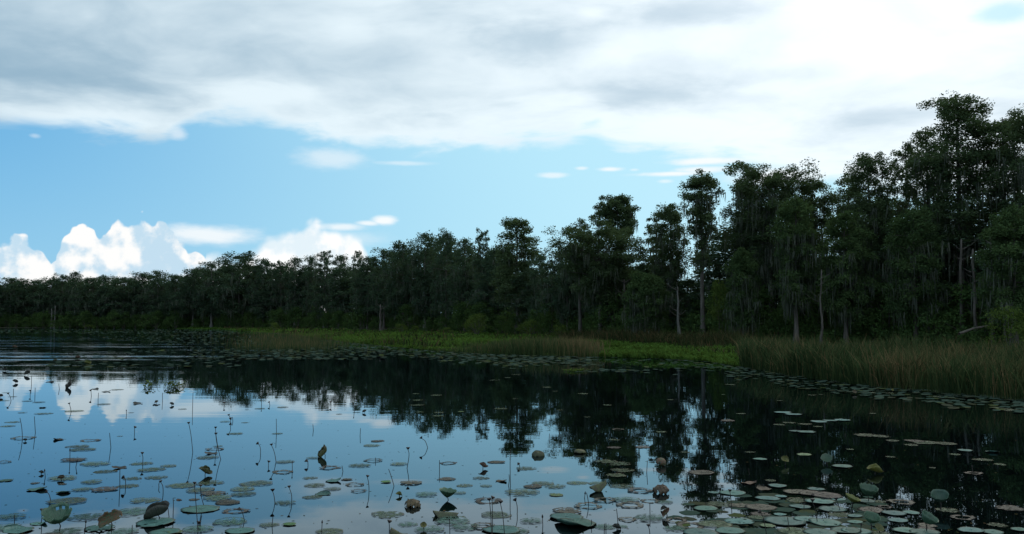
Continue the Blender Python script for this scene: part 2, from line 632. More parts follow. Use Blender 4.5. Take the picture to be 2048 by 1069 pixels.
# the bank: rises out of the water along the shore line and runs back under the wood
gv, gf = [], []
cols = list(range(-2600, 3201, 25))
prof = [(-1.2, -0.25), (0.0, 0.0), (0.8, 0.05), (3.0, 0.07), (12.0, 0.09), (40.0, 0.12), (110.0, 0.3), (190.0, 4.5), (700.0, 8.0), (2200.0, 8.0)]  # steep rise behind the wood: unseen, added to block low sky gaps
for px in cols:
    D0 = shore_d(px) + 0.8 * math.sin(px * 0.031) + 0.5 * math.sin(px * 0.11)
    for dd, z in prof:
        gv.append(tuple(spot(px, D0 + dd, z + (0.02 * math.sin(px * 0.07 + dd) if dd > 1 else 0))))
k = len(prof)
for i in range(len(cols) - 1):
    for j in range(k - 1):
        gf.append((i * k + j, (i + 1) * k + j, (i + 1) * k + j + 1, i * k + j + 1))
ground_me = bpy.data.meshes.new('ground')
ground_me.from_pydata(gv, [], gf)
ground_me.polygons.foreach_set('use_smooth', [True] * len(gf))
ground_me.materials.append(M['ground'])
tag(link('ground', ground_me), kind='structure')


# ------------------------------------------------------------------ trees
def unit(n_):
    v_ = rng.normal(size=(n_, 3))
    return v_ / np.linalg.norm(v_, axis=1)[:, None]


def leaf_tris(cen, rad, per, size, flat=0.6, droop=0.0):
    """leaf triangles scattered through flattened clumps"""
    m_ = len(cen)
    k_ = m_ * per
    c = np.repeat(cen, per, 0)
    r = np.repeat(rad, per)
    d = unit(k_) * (rng.random(k_) ** 0.55)[:, None] * r[:, None]
    d[:, 2] *= flat
    p = c + d
    p[:, 2] -= droop * (d[:, 0] ** 2 + d[:, 1] ** 2) / np.maximum(r, 0.1)
    sz = size * rng.uniform(0.6, 1.3, k_)
    a = unit(k_)
    a[:, 2] *= 0.6
    b = unit(k_)
    b -= a * (a * b).sum(1)[:, None]
    b /= np.linalg.norm(b, axis=1)[:, None] + 1e-6
    P = np.stack([p - a * sz[:, None] * 0.6, p + a * sz[:, None] * 0.5 + b * sz[:, None] * 0.42, p + a * sz[:, None] * 0.45 - b * sz[:, None] * 0.42], 1)
    t = np.repeat(rng.random(m_), per) * 0.7 + rng.random(k_) * 0.3
    return P, t


PROFILES = {
    'flat': lambda t: (0.30 + 0.70 * min(t / 0.65, 1.0) ** 0.8) * (1.0 if t < 0.80 else max(0.0, 1 - ((t - 0.80) / 0.22) ** 2.2) ** 0.5),
    'dome': lambda t: max(0.0, 1 - abs((t - 0.42) / 0.60) ** 2.3) ** 0.5,
    'cone': lambda t: 0.14 + 0.86 * (1 - t) ** 0.75 * min(1.0, 0.55 + t * 3),
    'tall': lambda t: (0.40 + 0.38 * math.sin(t * 7.0 + 0.6) ** 2 + 0.22 * t) * (1.0 if t < 0.75 else max(0.0, 1 - ((t - 0.75) / 0.27) ** 2) ** 0.5),
    'tuft': lambda t: (0.16 if t < 0.35 else (0.55 + 0.45 * t)) * (1.0 if t < 0.7 else max(0.0, 1 - ((t - 0.7) / 0.32) ** 2) ** 0.5),
    'sparse': lambda t: max(0.0, 1 - abs((t - 0.45) / 0.62) ** 2) ** 0.5,
}


def tree_meshes(name, H, R, kind='dome', cb=0.35, limbs=34, per=60, size=0.2, clump=0.75, moss=80, bark='bark', leaf='leaf_cypress',
                tr=None, lean=0.0, dens=1.0, fork=False, sides=6, moss_len=1.6):
    """trunk, branches, crown and moss meshes of one tree standing at the origin"""
    prof_ = PROFILES[kind]
    tr = tr or 0.011 * H + 0.05
    # trunk
    zs = np.linspace(0, 1, 12)
    wob_ = np.cumsum(rng.normal(0, 0.022 * H / 12, (12, 2)), 0)
    tx = wob_[:, 0] + lean * H * zs ** 1.5
    ty = wob_[:, 1]
    tp = np.stack([tx, ty, zs * H * 0.98 - 0.3 * (zs == 0)], 1)
    trad = tr * (1 - zs * 0.85) * (1 + 1.1 * np.exp(-zs * H / 0.9))
    gt = Geo()
    gt.tube(tp, trad, sides + 1)
    axis = lambda t: np.array([np.interp(t, zs, tp[:, 0]), np.interp(t, zs, tp[:, 1]), t * H * 0.98])
    gb = Geo()
    cen, rad = [], []
    th = rng.random() * 6.28
    n_l = max(6, int(limbs * 1.25))
    clump = clump * 1.15
    for i in range(n_l):
        u = (i + rng.random() * 0.8) / n_l
        t = cb + (1 - cb) * u
        L = R * prof_(u) * rng.uniform(0.55, 1.12)
        th += 2.4 + rng.normal(0, 0.35)
        if L < 0.25:
            continue
        s0 = axis(min(t, 0.97) - 0.03 * rng.random())
        d = np.array([math.cos(th), math.sin(th), 0])
        rise = rng.uniform(0.05, 0.45) if kind != 'flat' else rng.uniform(0.2, 0.7)
        rise *= 0.4 + u
        ks = np.linspace(0, 1, 5)
        side = np.array([-d[1], d[0], 0]) * rng.normal(0, 0.12) * L
        pts = s0 + d * (L * ks)[:, None] + side * (ks ** 2)[:, None]
        pts[:, 2] += rise * L * (ks ** 0.8) - 0.12 * L * ks ** 3
        r0 = min(tr * 0.5, 0.02 + 0.014 * L) * (1 - 0.4 * u)
        gb.tube(pts, r0 * (1 - 0.75 * ks), max(3, sides - 2))
        nc = max(1, int(L / clump * 1.25 * dens + rng.random()))
        for c_ in range(nc):
            k_ = 1 - (c_ / nc) * 0.72 - rng.random() * 0.08
            q = np.array([np.interp(k_, ks, pts[:, a_]) for a_ in range(3)])
            jit = rng.normal(0, 0.34 * clump, 3)
            jit[2] *= 0.6
            q2 = q + jit + side * 0
            if k_ < 0.95 and rng.random() < 0.75:
                sd = (1 if rng.random() < 0.5 else -1) * rng.uniform(0.3, 0.9) * L * 0.34
                q2 = q + np.array([-d[1], d[0], 0]) * sd + jit * 0.5
                gb.tube([q, (q + q2) / 2 + [0, 0, 0.05 * L], q2], [r0 * 0.35, r0 * 0.2, r0 * 0.12], 3)
            cen.append(q2)
            rad.append(clump * rng.uniform(0.6, 1.15))
    for i in range(3):
        cen.append(axis(0.985 - 0.02 * i) + rng.normal(0, 0.2, 3))
        rad.append(clump * 0.6)
    cen, rad = np.array(cen), np.array(rad)
    gc = Geo()
    P, t_ = leaf_tris(cen, rad, per, size, 0.78, 0.12)
    gc.tris(P, t_)
    parts_ = [('trunk', gt.mesh(name + '_trunk', M[bark], True)), ('branches', gb.mesh(name + '_branches', M[bark])),
              ('crown', gc.mesh(name + '_crown', M[leaf]))]
    moss = int(moss * 1.15)
    if moss:
        gm = Geo()
        low_ = np.where(cen[:, 2] < np.quantile(cen[:, 2], 0.72))[0]
        idx = rng.choice(low_, moss)
        c = cen[idx] + rng.normal(0, 0.45 * clump, (moss, 3)) * [1, 1, 0.3]
        strands = 5
        k_ = moss * strands
        p = np.repeat(c, strands, 0) + rng.normal(0, 0.16, (k_, 3)) * [1, 1, 0.4]
        ln = moss_len * rng.uniform(0.35, 1.25, k_) * np.repeat(rng.uniform(0.5, 1.2, moss), strands)
        w = rng.uniform(0.018, 0.045, k_) * (1 + 2 * size)
        a = rng.random(k_) * PI
        e = np.stack([np.cos(a), np.sin(a), np.zeros(k_)], 1) * w[:, None]
        sway = rng.normal(0, 0.05, (k_, 3)) * [1, 1, 0]
        mid_ = p + sway - np.stack([np.zeros(k_)] * 2 + [ln * 0.5], 1)
        end = p + sway * 2.2 - np.stack([np.zeros(k_)] * 2 + [ln], 1)
        gm.quads(np.stack([p - e, p + e, mid_ + e * 0.8, mid_ - e * 0.8], 1), rng.random(k_))
        gm.tris(np.stack([mid_ - e * 0.8, mid_ + e * 0.8, end], 1), rng.random(k_))
        parts_.append(('moss', gm.mesh(name + '_moss', M['moss'])))
    return parts_


def extent(parts_):
    me = next(m_ for n_, m_ in parts_ if n_ == 'crown')
    co = np.empty(len(me.vertices) * 3, np.float32)
    me.vertices.foreach_get('co', co)
    co = co.reshape(-1, 3)
    return float(np.percentile(co[:, 2], 99.4)), float(np.percentile(np.hypot(co[:, 0], co[:, 1]), 96))


def plant_tree(name, parts_, px, D, label, cat='tree', group=None, rz=None, sc=(1, 1, 1), z=0.15):
    r_ = empty(name, spot(px, D, z), rng.random() * 6.28 if rz is None else rz, sc)
    tag(r_, label, cat, group)
    for nm, me in parts_:
        c_ = link(nm, me, r_)
        if nm in ('moss', 'crown', 'foliage', 'branches'):
            c_['kind'] = 'stuff'
    return r_


def top_h(px, ytop, D):
    return at_depth(px, ytop, D).z - 0.15


# trees of the skyline, each modelled for itself: column, top row, half width in px, distance, kind, options, name, label
FRONT = [
    (1035, 440, 46, 146, 'tall', dict(cb=0.30, limbs=44, clump=0.85), 'cypress_tree', 'ragged cypress rising alone above the middle wood with drooping right side branch'),
    (1160, 440, 26, 112, 'sparse', dict(cb=0.55, limbs=26, clump=0.45, per=44, moss=30), 'spindly_tree', 'thin spindly treetop at the upper left shoulder of the broad flat cypress'),
    (1200, 452, 84, 106, 'flat', dict(cb=0.42, limbs=60, clump=0.85, moss=190), 'cypress_tree', 'broad flat topped cypress spreading beneath the small peaked emergent crown'),
    (1238, 393, 44, 116, 'dome', dict(cb=0.74, limbs=34, clump=0.62, moss=20), 'emergent_cypress_tree', 'small peaked crown poking up above the broad flat topped cypress'),
    (1312, 428, 30, 118, 'sparse', dict(cb=0.5, limbs=26, clump=0.42, per=44, moss=20), 'spindly_tree', 'see through airy treetop between the peaked crown and the lone slim cypress'),
    (1342, 412, 36, 104, 'dome', dict(cb=0.40, limbs=50, clump=0.75, moss=120), 'cypress_tree', 'green round crowned tree just left of the lone slim cypress'),
    (1406, 344, 40, 92, 'tuft', dict(cb=0.45, limbs=46, clump=0.62, moss=70), 'slim_cypress_tree', 'lone slim cypress with bare lower trunk in a gap of sky'),
    (1492, 362, 29, 94, 'tall', dict(cb=0.38, limbs=48, clump=0.7, moss=120), 'cypress_tree', 'narrow layered cypress between the lone slim one and the widest crown'),
    (1545, 328, 84, 90, 'flat', dict(cb=0.40, limbs=74, clump=0.8, moss=260, bark='bark_pale', moss_len=2.1), 'moss_hung_cypress_tree', 'widest flat topped cypress with pale forked limbs and long moss'),
    (1628, 362, 46, 92, 'flat', dict(cb=0.38, limbs=48, clump=0.72, moss=150, moss_len=2.0), 'moss_hung_cypress_tree', 'cypress with a ragged right edge leaning out of the widest crown'),
    (1700, 352, 34, 88, 'sparse', dict(cb=0.42, limbs=44, clump=0.5, per=56, moss=70), 'leafy_tree', 'loose leafy tree on the left flank of the peaked dark crown'),
    (1745, 311, 50, 82, 'dome', dict(cb=0.42, limbs=66, clump=0.72, moss=120), 'peaked_tree', 'dense tree with the rounded peak of dark crown left of the tallest group'),
    (1812, 298, 42, 84, 'sparse', dict(cb=0.42, limbs=50, clump=0.48, per=56, moss=60), 'leafy_tree', 'thin topped leafy tree between the peaked dark crown and the tallest tree'),
    (1862, 262, 44, 80, 'tall', dict(cb=0.44, limbs=44, clump=0.7, moss=60), 'tall_cypress_tree', 'shorter left companion touching the tallest tree'),
    (1922, 200, 80, 76, 'tall', dict(cb=0.40, limbs=84, clump=0.75, moss=120, tr=0.32), 'tallest_cypress_tree', 'tallest tree of the photograph with layered shelves of dark foliage'),
    (2012, 237, 54, 73, 'tall', dict(cb=0.42, limbs=60, clump=0.68, moss=80), 'tall_cypress_tree', 'tall open crowned tree just right of the tallest tree'),
    (2078, 228, 60, 70, 'flat', dict(cb=0.38, limbs=60, clump=0.72, moss=100), 'tall_cypress_tree', 'dark tree cut off by the right edge of the picture'),
    (1590, 400, 46, 80, 'dome', dict(cb=0.30, limbs=50, clump=0.68, moss=170, leaf='leaf_oak'), 'swamp_tree', 'rounded tree hung with moss in front of the widest crown'),
    (1830, 420, 50, 74, 'dome', dict(cb=0.25, limbs=56, clump=0.66, moss=100, leaf='leaf_oak'), 'swamp_tree', 'lower green tree in front of the left companion of the tallest tree'),
    (2030, 420, 60, 64, 'dome', dict(cb=0.30, limbs=56, clump=0.62, moss=90, leaf='leaf_oak'), 'swamp_tree', 'lower dark tree overhanging the reeds at the right edge'),
    (1290, 548, 40, 96, 'dome', dict(cb=0.22, limbs=50, clump=0.66, moss=170, leaf='leaf_oak'), 'swamp_tree', 'low moss draped tree behind the pale standing trunk'),
    (1690, 430, 50, 78, 'dome', dict(cb=0.25, limbs=56, clump=0.66, moss=140, leaf='leaf_oak'), 'swamp_tree', 'mid height dark tree below the notch left of the peaked dark crown'),
    (1486, 500, 30, 84, 'dome', dict(cb=0.20, limbs=50, clump=0.64, moss=150, leaf='leaf_oak'), 'swamp_tree', 'lower tree filling the wood right of the lone slim cypress'),
]
for i, (px, yt, hw, D, kd, op, nm, lab) in enumerate(FRONT):
    rng = np.random.default_rng(100 + i)
    H = top_h(px, yt, D)
    R_ = hw * D / FOC
    sz = 0.15 + 0.0011 * (D - 60)
    o_ = dict(per=150, size=sz * 0.92)
    o_.update(op)
    if False:
        pass
    ps_ = tree_meshes(nm, H, R_, kd, **o_)
    ez, er = extent(ps_)
    plant_tree(nm, ps_, px, D, lab, sc=(R_ * 1.06 / er, R_ * 1.06 / er, H / ez))

# farther skyline trees share a dozen models, scaled to their own height and spread
FARV = {}
rng = np.random.default_rng(31)
for kd, n_ in (('dome', 4), ('flat', 3), ('tall', 3), ('cone', 1), ('sparse', 2)):
    FARV[kd] = [tree_meshes('far_' + kd, 20.0, 4.6, kd, cb=0.24 if kd != 'sparse' else 0.4, limbs=46, per=60 if kd != 'sparse' else 26, size=0.34, clump=1.15 if kd != 'sparse' else 0.65,
                            moss=120, leaf='leaf_far', sides=5, bark='bark' if q_ % 2 else 'bark_pale', moss_len=2.2) for q_ in range(n_)]


EXT = {}


def far_tree(name, px, yt, hw, D, kd, label, group=None):
    H = top_h(px, yt, D)
    R_ = hw * D / FOC
    v_ = FARV[kd][rng.integers(len(FARV[kd]))]
    ez, er = EXT.setdefault(id(v_), extent(v_))
    return plant_tree(name, v_, px, D, label, group=group, sc=(R_ * 1.12 / er, R_ * 1.12 / er, H / ez))


FARL = [
    (-30, 559, 38, 322, 'dome', None), (22, 557, 34, 322, 'dome', None), (66, 560, 36, 322, 'dome', None), (100, 556, 28, 318, 'dome', None),
    (124, 550, 22, 314, 'dome', 'rounded far shore tree left of the dark tufted one'),
    (150, 545, 17, 310, 'tall', 'dark tufted tree sticking up from the level canopy at far left'),
    (186, 556, 32, 306, 'dome', None), (215, 552, 22, 304, 'dome', None), (248, 556, 34, 300, 'dome', None),
    (283, 546, 24, 296, 'tall', 'first of two small bumps in the far left canopy'), (316, 543, 26, 292, 'dome', 'broader of two small bumps in the far left canopy'),
    (350, 552, 26, 288, 'dome', None),
    (386, 540, 34, 282, 'dome', 'sloping canopy tree left of the big round dome'), (424, 526, 34, 276, 'dome', 'left shoulder tree of the big round dome'),
    (478, 507, 50, 268, 'dome', 'big round domed tree standing highest on the far left shore'),
    (528, 520, 32, 262, 'dome', 'right shoulder tree of the big round dome'),
    (562, 524, 22, 256, 'sparse', 'bare twiggy treetop right of the big round dome'),
    (590, 517, 22, 250, 'tall', 'feathery treetop between the bare twigs and the split topped tree'),
    (622, 513, 18, 244, 'tall', 'split topped tree with pale bare branch on far shore'),
    (648, 503, 17, 236, 'sparse', 'tallest thin open treetop on the far middle shore'),
    (680, 513, 26, 226, 'dome', 'compact rounded treetop left of the little round tuft'),
    (714, 504, 13, 216, 'sparse', 'little round tuft of a tree on a bare stem'),
    (735, 514, 28, 206, 'dome', 'low crown at the foot of the rising middle canopy'),
    (768, 500, 36, 200, 'dome', 'crown on the rising slope of canopy below the level ridge'),
    (806, 484, 34, 192, 'dome', 'crown at the left end of the level middle ridge'),
    (850, 468, 30, 186, 'tall', 'left of the twin tops on the level middle ridge'),
    (892, 464, 30, 180, 'dome', 'right of the twin tops on the level middle ridge'),
    (930, 480, 28, 172, 'tall', 'crown in the dip after the twin tops'),
    (966, 462, 20, 166, 'sparse', 'slender spire topped tree left of the ragged lone cypress'),
    (988, 498, 28, 160, 'dome', 'low crown at the left foot of the ragged lone cypress'),
    (1080, 512, 22, 138, 'dome', 'low crown at the right foot of the ragged lone cypress'),
    (1104, 520, 24, 132, 'sparse', 'low open crown in the deep notch of sky'), (1134, 492, 26, 122, 'dome', 'low crown closing the right side of the deep notch'),
]
level = []
rng = np.random.default_rng(32)
for px, yt, hw, D, kd, lab in FARL:
    if lab:
        far_tree('far_tree', px, yt, hw, D, kd, lab)
    else:
        o_ = far_tree('far_tree', px, yt, hw, D, kd, 'dark tree in the even level canopy line along the far left shore', 'level canopy trees of the far left shore')
        level.append((o_, px, 'tree in the level far canopy'))

WOODMARK = [(60, 'left edge of the photo'), (150, 'dark tufted tree'), (300, 'two small canopy bumps'), (478, 'big round domed tree'), (622, 'split topped far tree'),
            (714, 'little round tuft tree'), (870, 'twin topped trees'), (1035, 'ragged lone cypress'), (1105, 'deep notch of sky'), (1200, 'broad flat cypress'),
            (1312, 'see through treetop'), (1408, 'lone slim cypress'), (1545, 'widest flat crown'), (1745, 'peaked dark crown'), (1922, 'tallest tree'), (2078, 'right edge tree')]
RANK = ['nearest', 'second nearest', 'third nearest', 'fourth nearest', 'fifth nearest', 'sixth nearest', 'seventh nearest', 'eighth nearest']


def wood_labels(specs):
    """specs: (object, column, words) -> a label for each: side and rank from its nearest landmark tree"""
    keys = {}
    for o, px, words in specs:
        j = min(range(len(WOODMARK)), key=lambda q: abs(WOODMARK[q][0] - px))
        dx = px - WOODMARK[j][0]
        keys.setdefault((words, dx > 0, j), []).append((abs(dx), o.name, o))
    for (words, right, j), mem in keys.items():
        mem.sort(key=lambda q: q[:2])
        for r_, (_, _, o) in enumerate(mem):
            rk = '' if len(mem) == 1 else RANK[r_] + ' '
            o['label'] = '%s, %s%s of the %s' % (words, rk, 'right' if right else 'left', WOODMARK[j][1])


wood_specs = list(level)
KW = {'dome': 'round', 'flat': 'flat topped', 'tall': 'narrow', 'cone': 'pointed', 'sparse': 'thin'}

# second and third ranks that close the wood behind and below the skyline
ZONES = [(520, 'left shore', 'far left shore'), (1090, 'middle', 'middle of the wood'), (1440, 'right centre', 'centre right of the wood'), (9999, 'right', 'right hand wood')]


GAPS = [(1085, 1125, 556), (1205, 1232, 520), (1262, 1318, 530), (1366, 1452, 560), (1600, 1648, 520), (1842, 1895, 510), (1955, 1985, 500)]


def zone(px):
    return next(z_ for z_ in ZONES if px < z_[0])


rng = np.random.default_rng(33)
px = -60.0
while px < 2200:
    Dt = interp(TREEL, px)
    D = Dt * rng.uniform(1.0, 1.04) + 3
    ys = interp(SKYL, px)
    hzy = 642.0
    frac = rng.uniform(0.30, 0.55) if px > 1380 else rng.uniform(0.22, 0.42)
    yt = ys + (hzy - ys) * frac
    kd = ('dome', 'flat', 'dome', 'tall')[rng.integers(4)]
    for g0, g1, gy in GAPS:
        if g0 < px < g1:
            yt = max(yt, gy)
    zn = zone(px)
    o_ = far_tree('swamp_tree', px, yt, (4.2 + rng.random() * 1.6) / D * FOC, D, kd,
             'dark lower tree in the front rank under taller crowns, %s' % zn[2], 'lower front rank trees')
    wood_specs.append((o_, px, '%s lower front rank tree' % KW[kd]))
    px += (5.0 + rng.random() * 3.0) / D * FOC
rng = np.random.default_rng(34)
px = -60.0
while px < 2200:
    Dt = interp(TREEL, px)
    D = Dt + rng.uniform(9, 26)
    ys = interp(SKYL, px)
    gapx = abs(px - 1395) < 45 or abs(px - 1105) < 20
    if px > 1440:
        yt = ys + rng.uniform(0.14, 0.45) * (642 - ys)
    else:
        yt = ys + (rng.uniform(0.03, 0.14) if px < 1000 else rng.uniform(0.08, 0.24)) * (642 - ys)
    for g0, g1, gy in GAPS:
        if g0 - 12 < px < g1 + 12:
            yt = max(yt, gy)
    kd = ('dome', 'flat', 'tall', 'tall')[rng.integers(4)]
    zn = zone(px)
    o_ = far_tree('swamp_tree', px, yt, (3.6 + rng.random() * 1.6) / D * FOC, D, kd,
             'half hidden tree deep in the wood behind the first rank, %s' % zn[2], 'half hidden trees deep in the wood')
    wood_specs.append((o_, px, 'half hidden %s tree behind' % KW[kd]))
    px += (6.0 + rng.random() * 4.0) / D * FOC

# standing and fallen pale wood ------------------------------------------------
SNAGS = [(1358, 575, 683, 92, 0.16, 'pale bare trunk standing in front of the wood above the marsh grass'),
         (1640, 540, 650, 76, 0.10, 'slim grey trunk rising from the dark thicket behind the reeds'),
         (105, 618, 655, 312, 0.30, 'left one of two white trunks at the far left waterline'),
         (111, 612, 655, 311, 0.26, 'right one of two white trunks at the far left waterline'),
         (762, 610, 668, 184, 0.22, 'pale trunk at the wood edge above the middle marsh'),
         (1310, 580, 640, 98, 0.09, 'thin white leaning dead trunk in the centre right wood'),
         (1250, 560, 680, 104, 0.20, 'grey trunk under the broad flat topped cypress'),
         (1985, 470, 655, 68, 0.12, 'left of two straight grey trunks near the right edge'),
         (2004, 480, 655, 67, 0.10, 'right of two straight grey trunks near the right edge'),
         (1940, 500, 670, 70, 0.15, 'tall straight trunk below the tallest tree'),
         (1925, 480, 650, 72, 0.16, 'straight trunk just left of the one below the tallest tree'),
         (1858, 400, 560, 80, 0.15, 'dark trunk crossing the bright gap left of the tallest tree')]
for px, yt, yb, D, r0, lab in SNAGS:
    H = top_h(px, yt, D)
    gs = Geo()
    zz = np.linspace(0, 1, 9)
    xs = np.cumsum(rng.normal(0, 0.07, 9))
    gs.tube(np.stack([xs, np.cumsum(rng.normal(0, 0.05, 9)), zz * H - 0.3 * (zz == 0)], 1), r0 * (1 - 0.5 * zz) * (1 + 0.8 * np.exp(-zz * H)), 7)
    r_ = empty('bare_trunk_tree', spot(px, D, 0.15), rng.random() * 6)
    tag(r_, lab, 'bare tree')
    link('trunk', gs.mesh('snag_trunk', M['bark_pale' if px in (1358, 1310, 105, 111) else 'bark'], True), r_)
    gb = Geo()
    for q_ in range(7):
        t = rng.uniform(0.45, 0.97)
        a_ = rng.random() * 6.28
        L = rng.uniform(0.5, 1.6)
        s0 = np.array([np.interp(t, zz, xs), 0, t * H])
        gb.tube([s0, s0 + np.array([math.cos(a_) * L * .5, math.sin(a_) * L * .5, L * .25]), s0 + np.array([math.cos(a_) * L, math.sin(a_) * L, L * .65])],
                [r0 * .3, r0 * .18, r0 * .07], 4)
    link('branches', gb.mesh('snag_branches', M['bark']), r_)

gl = Geo()
p0, p1 = at_depth(1918, 668, 60), at_depth(1975, 652, 63)
gl.tube([p0, (p0 + p1) / 2 + Vector((0, 0, 0.08)), p1], [0.09, 0.075, 0.05], 7)
for q_ in range(3):
    s0 = p0.lerp(p1, 0.5 + q_ * 0.2)
    gl.tube([s0, s0 + Vector((0.3, 0.1, 0.25 - 0.2 * q_))], [0.03, 0.012], 4)
tag(link('fallen_branch', gl.mesh('fallen_branch', M['bark'], True)), 'grey dead branch slanting out of the dark thicket above the reeds', 'branch')

# shrubs along the foot of the wood ---------------------------------------------


def shrub_meshes(name, H, R, leaf, n_c=46, per=60, size=0.14, moss=False):
    gs = Geo()
    cen, rad = [], []
    for i in range(n_c):
        a_ = rng.random() * 6.28
        u = rng.random()
        rr = R * math.sqrt(rng.random()) * (1 - 0.55 * u ** 2)
        cen.append((math.cos(a_) * rr, math.sin(a_) * rr, H * (0.08 + 0.86 * u)))
        rad.append(0.26 * R * rng.uniform(0.7, 1.2) + 0.1)
    for i in range(12):
        c = cen[i * 3 % n_c]
        gs.tube([(0.12 * c[0], 0.12 * c[1], -0.1), (0.5 * c[0], 0.5 * c[1], c[2] * 0.6), c], [0.04, 0.028, 0.01], 4)
    gc = Geo()
    P, t = leaf_tris(np.array(cen), np.array(rad), per, size, 0.75)
    gc.tris(P, t)
    return [('stems', gs.mesh(name + '_stems', M['bark'])), ('foliage', gc.mesh(name + '_foliage', M[leaf]))]


rng = np.random.default_rng(35)
SHV = [shrub_meshes('shrub', 4.0, 2.4, 'leaf_shrub', 60, 64, 0.17) for _ in range(5)]
WLV = [shrub_meshes('willow', 3.0, 1.8, 'leaf_bright', 40, 60, 0.13) for _ in range(3)]
px = -40.0
while px < 2180:
    D = interp(TREEL, px) - rng.uniform(0.5, 4.0)
    h_ = rng.uniform(2.6, 6.2)
    zn = zone(px)
    r_ = plant_tree('shrub', SHV[rng.integers(5)], px, D, 'dark leafy shrub crowded along the foot of the %s' % zn[2], 'shrub', 'dark shrubs at the foot of the wood',
                    sc=(h_ / 4.4, h_ / 4.4, h_ / 4.0))
    wood_specs.append((r_, px, '%s dark shrub under the wood' % ('tall' if h_ > 4.4 else 'low')))
    px += rng.uniform(2.2, 4.2) / D * FOC
for px, yt, hw, D, lab in [(955, 628, 28, 140, 'tall pale green willow shrub on the middle marsh edge'),
                           (802, 648, 16, 165, 'small yellow green willow shrub standing left of the tall pale one'),
                           (830, 652, 11, 165, 'smallest yellow green shrub beside the small willow'),
                           (893, 655, 14, 152, 'low yellow green shrub just left of the tall pale willow'),
                           (1060, 640, 26, 125, 'low pale green shrub right of the tall pale willow'),
                           (180, 650, 12, 290, 'tiny light green shrub on the far left bank'),
                           (551, 645, 12, 180, 'light green tuft shrub at the far marsh tip'),
                           (2015, 612, 56, 60, 'broad bright green shrub above the reeds at the right edge'),
                           (1440, 560, 30, 90, 'yellowish shrub under the lone slim cypress'),
                           (1120, 650, 20, 108, 'pale green shrub at the left end of the brown thicket')]:
    H = top_h(px, yt, D)
    R_ = hw * D / FOC
    plant_tree('willow_shrub', WLV[rng.integers(3)], px, D, lab, 'shrub', sc=(R_ / 1.8, R_ / 1.8, H / 3.0))

wood_labels(wood_specs)

# ------------------------------------------------------------------ thicket filling the wood (uncountable leaves)


rng = np.random.default_rng(40)


def scatter_px(n_, x0, x1):
    """columns with even density over the ground rather than the picture"""
    return rng.uniform(x0, x1, n_)


def leafy_band(name, n_c, x0, x1, d_off, htop, per, size_k, matn, flat=0.7):
    pxs = scatter_px(n_c, x0, x1)
    Dt = np.interp(pxs, [t[0] for t in TREEL], [t[1] for t in TREEL])
    D = Dt + rng.uniform(d_off[0], d_off[1], n_c)
    X_ = (pxs - 1024) / FOC * D
    Z_ = rng.random(n_c) ** 1.4 * htop(pxs, D)
    cen = np.stack([X_, D, Z_], 1)
    rad = rng.uniform(0.5, 1.0, n_c) * (0.6 + D * 0.004)
    ge = Geo()
    k_ = n_c * per
    c = np.repeat(cen, per, 0)
    r = np.repeat(rad, per)
    sz = np.repeat(size_k * (0.10 + D * 0.0016), per) * rng.uniform(0.6, 1.3, k_)
    d = unit(k_) * (rng.random(k_) ** 0.45)[:, None] * r[:, None]
    d[:, 2] *= flat
    p = c + d
    p[:, 2] = np.maximum(p[:, 2], 0.1)
    a, b = unit(k_), unit(k_)
    P = np.stack([p - a * sz[:, None] * .6, p + a * sz[:, None] * .5 + b * sz[:, None] * .4, p + a * sz[:, None] * .5 - b * sz[:, None] * .4], 1)
    ge.tris(P, np.repeat(rng.random(n_c), per) * 0.7 + rng.random(k_) * 0.3)
    return link(name, ge.mesh(name, M[matn]))


def h_under(px, D):
    return 2.2 + 2.4 * np.sin(px * 0.013) ** 2 + 1.5 * np.sin(px * 0.041 + 1) ** 2


def h_back(px, D):
    ys = np.interp(px, [t[0] for t in SKYL], [t[1] for t in SKYL])
    f = np.where(px > 1440, 0.40, np.where(px < 1000, 0.84, 0.62))
    f = np.where(abs(px - 1400) < 50, 0.36, f)
    return (642 - ys) * f / FOC * D + 2


tag(leafy_band('undergrowth', 4600, -80, 2250, (0.5, 12), h_under, 26, 1.0, 'leaf_shrub'), 'dense dark undergrowth filling the wood between the trunks', 'undergrowth', kind='stuff')
tag(leafy_band('distant_wood', 6500, -80, 2250, (28, 60), h_back, 24, 2.0, 'leaf_far'), 'mass of dark foliage deep behind the front trees', 'wood', kind='stuff')
tag(leafy_band('thicket', 1500, 1130, 2260, (-7.5, 0.5), lambda p_, d_: 1.3 + 1.5 * np.sin(p_ * 0.021) ** 2 + 0.8 * np.sin(p_ * 0.067) ** 2, 26, 0.8, 'leaf_shrub'), 'low dark thicket between the reeds and the wood at right', 'thicket', kind='stuff')


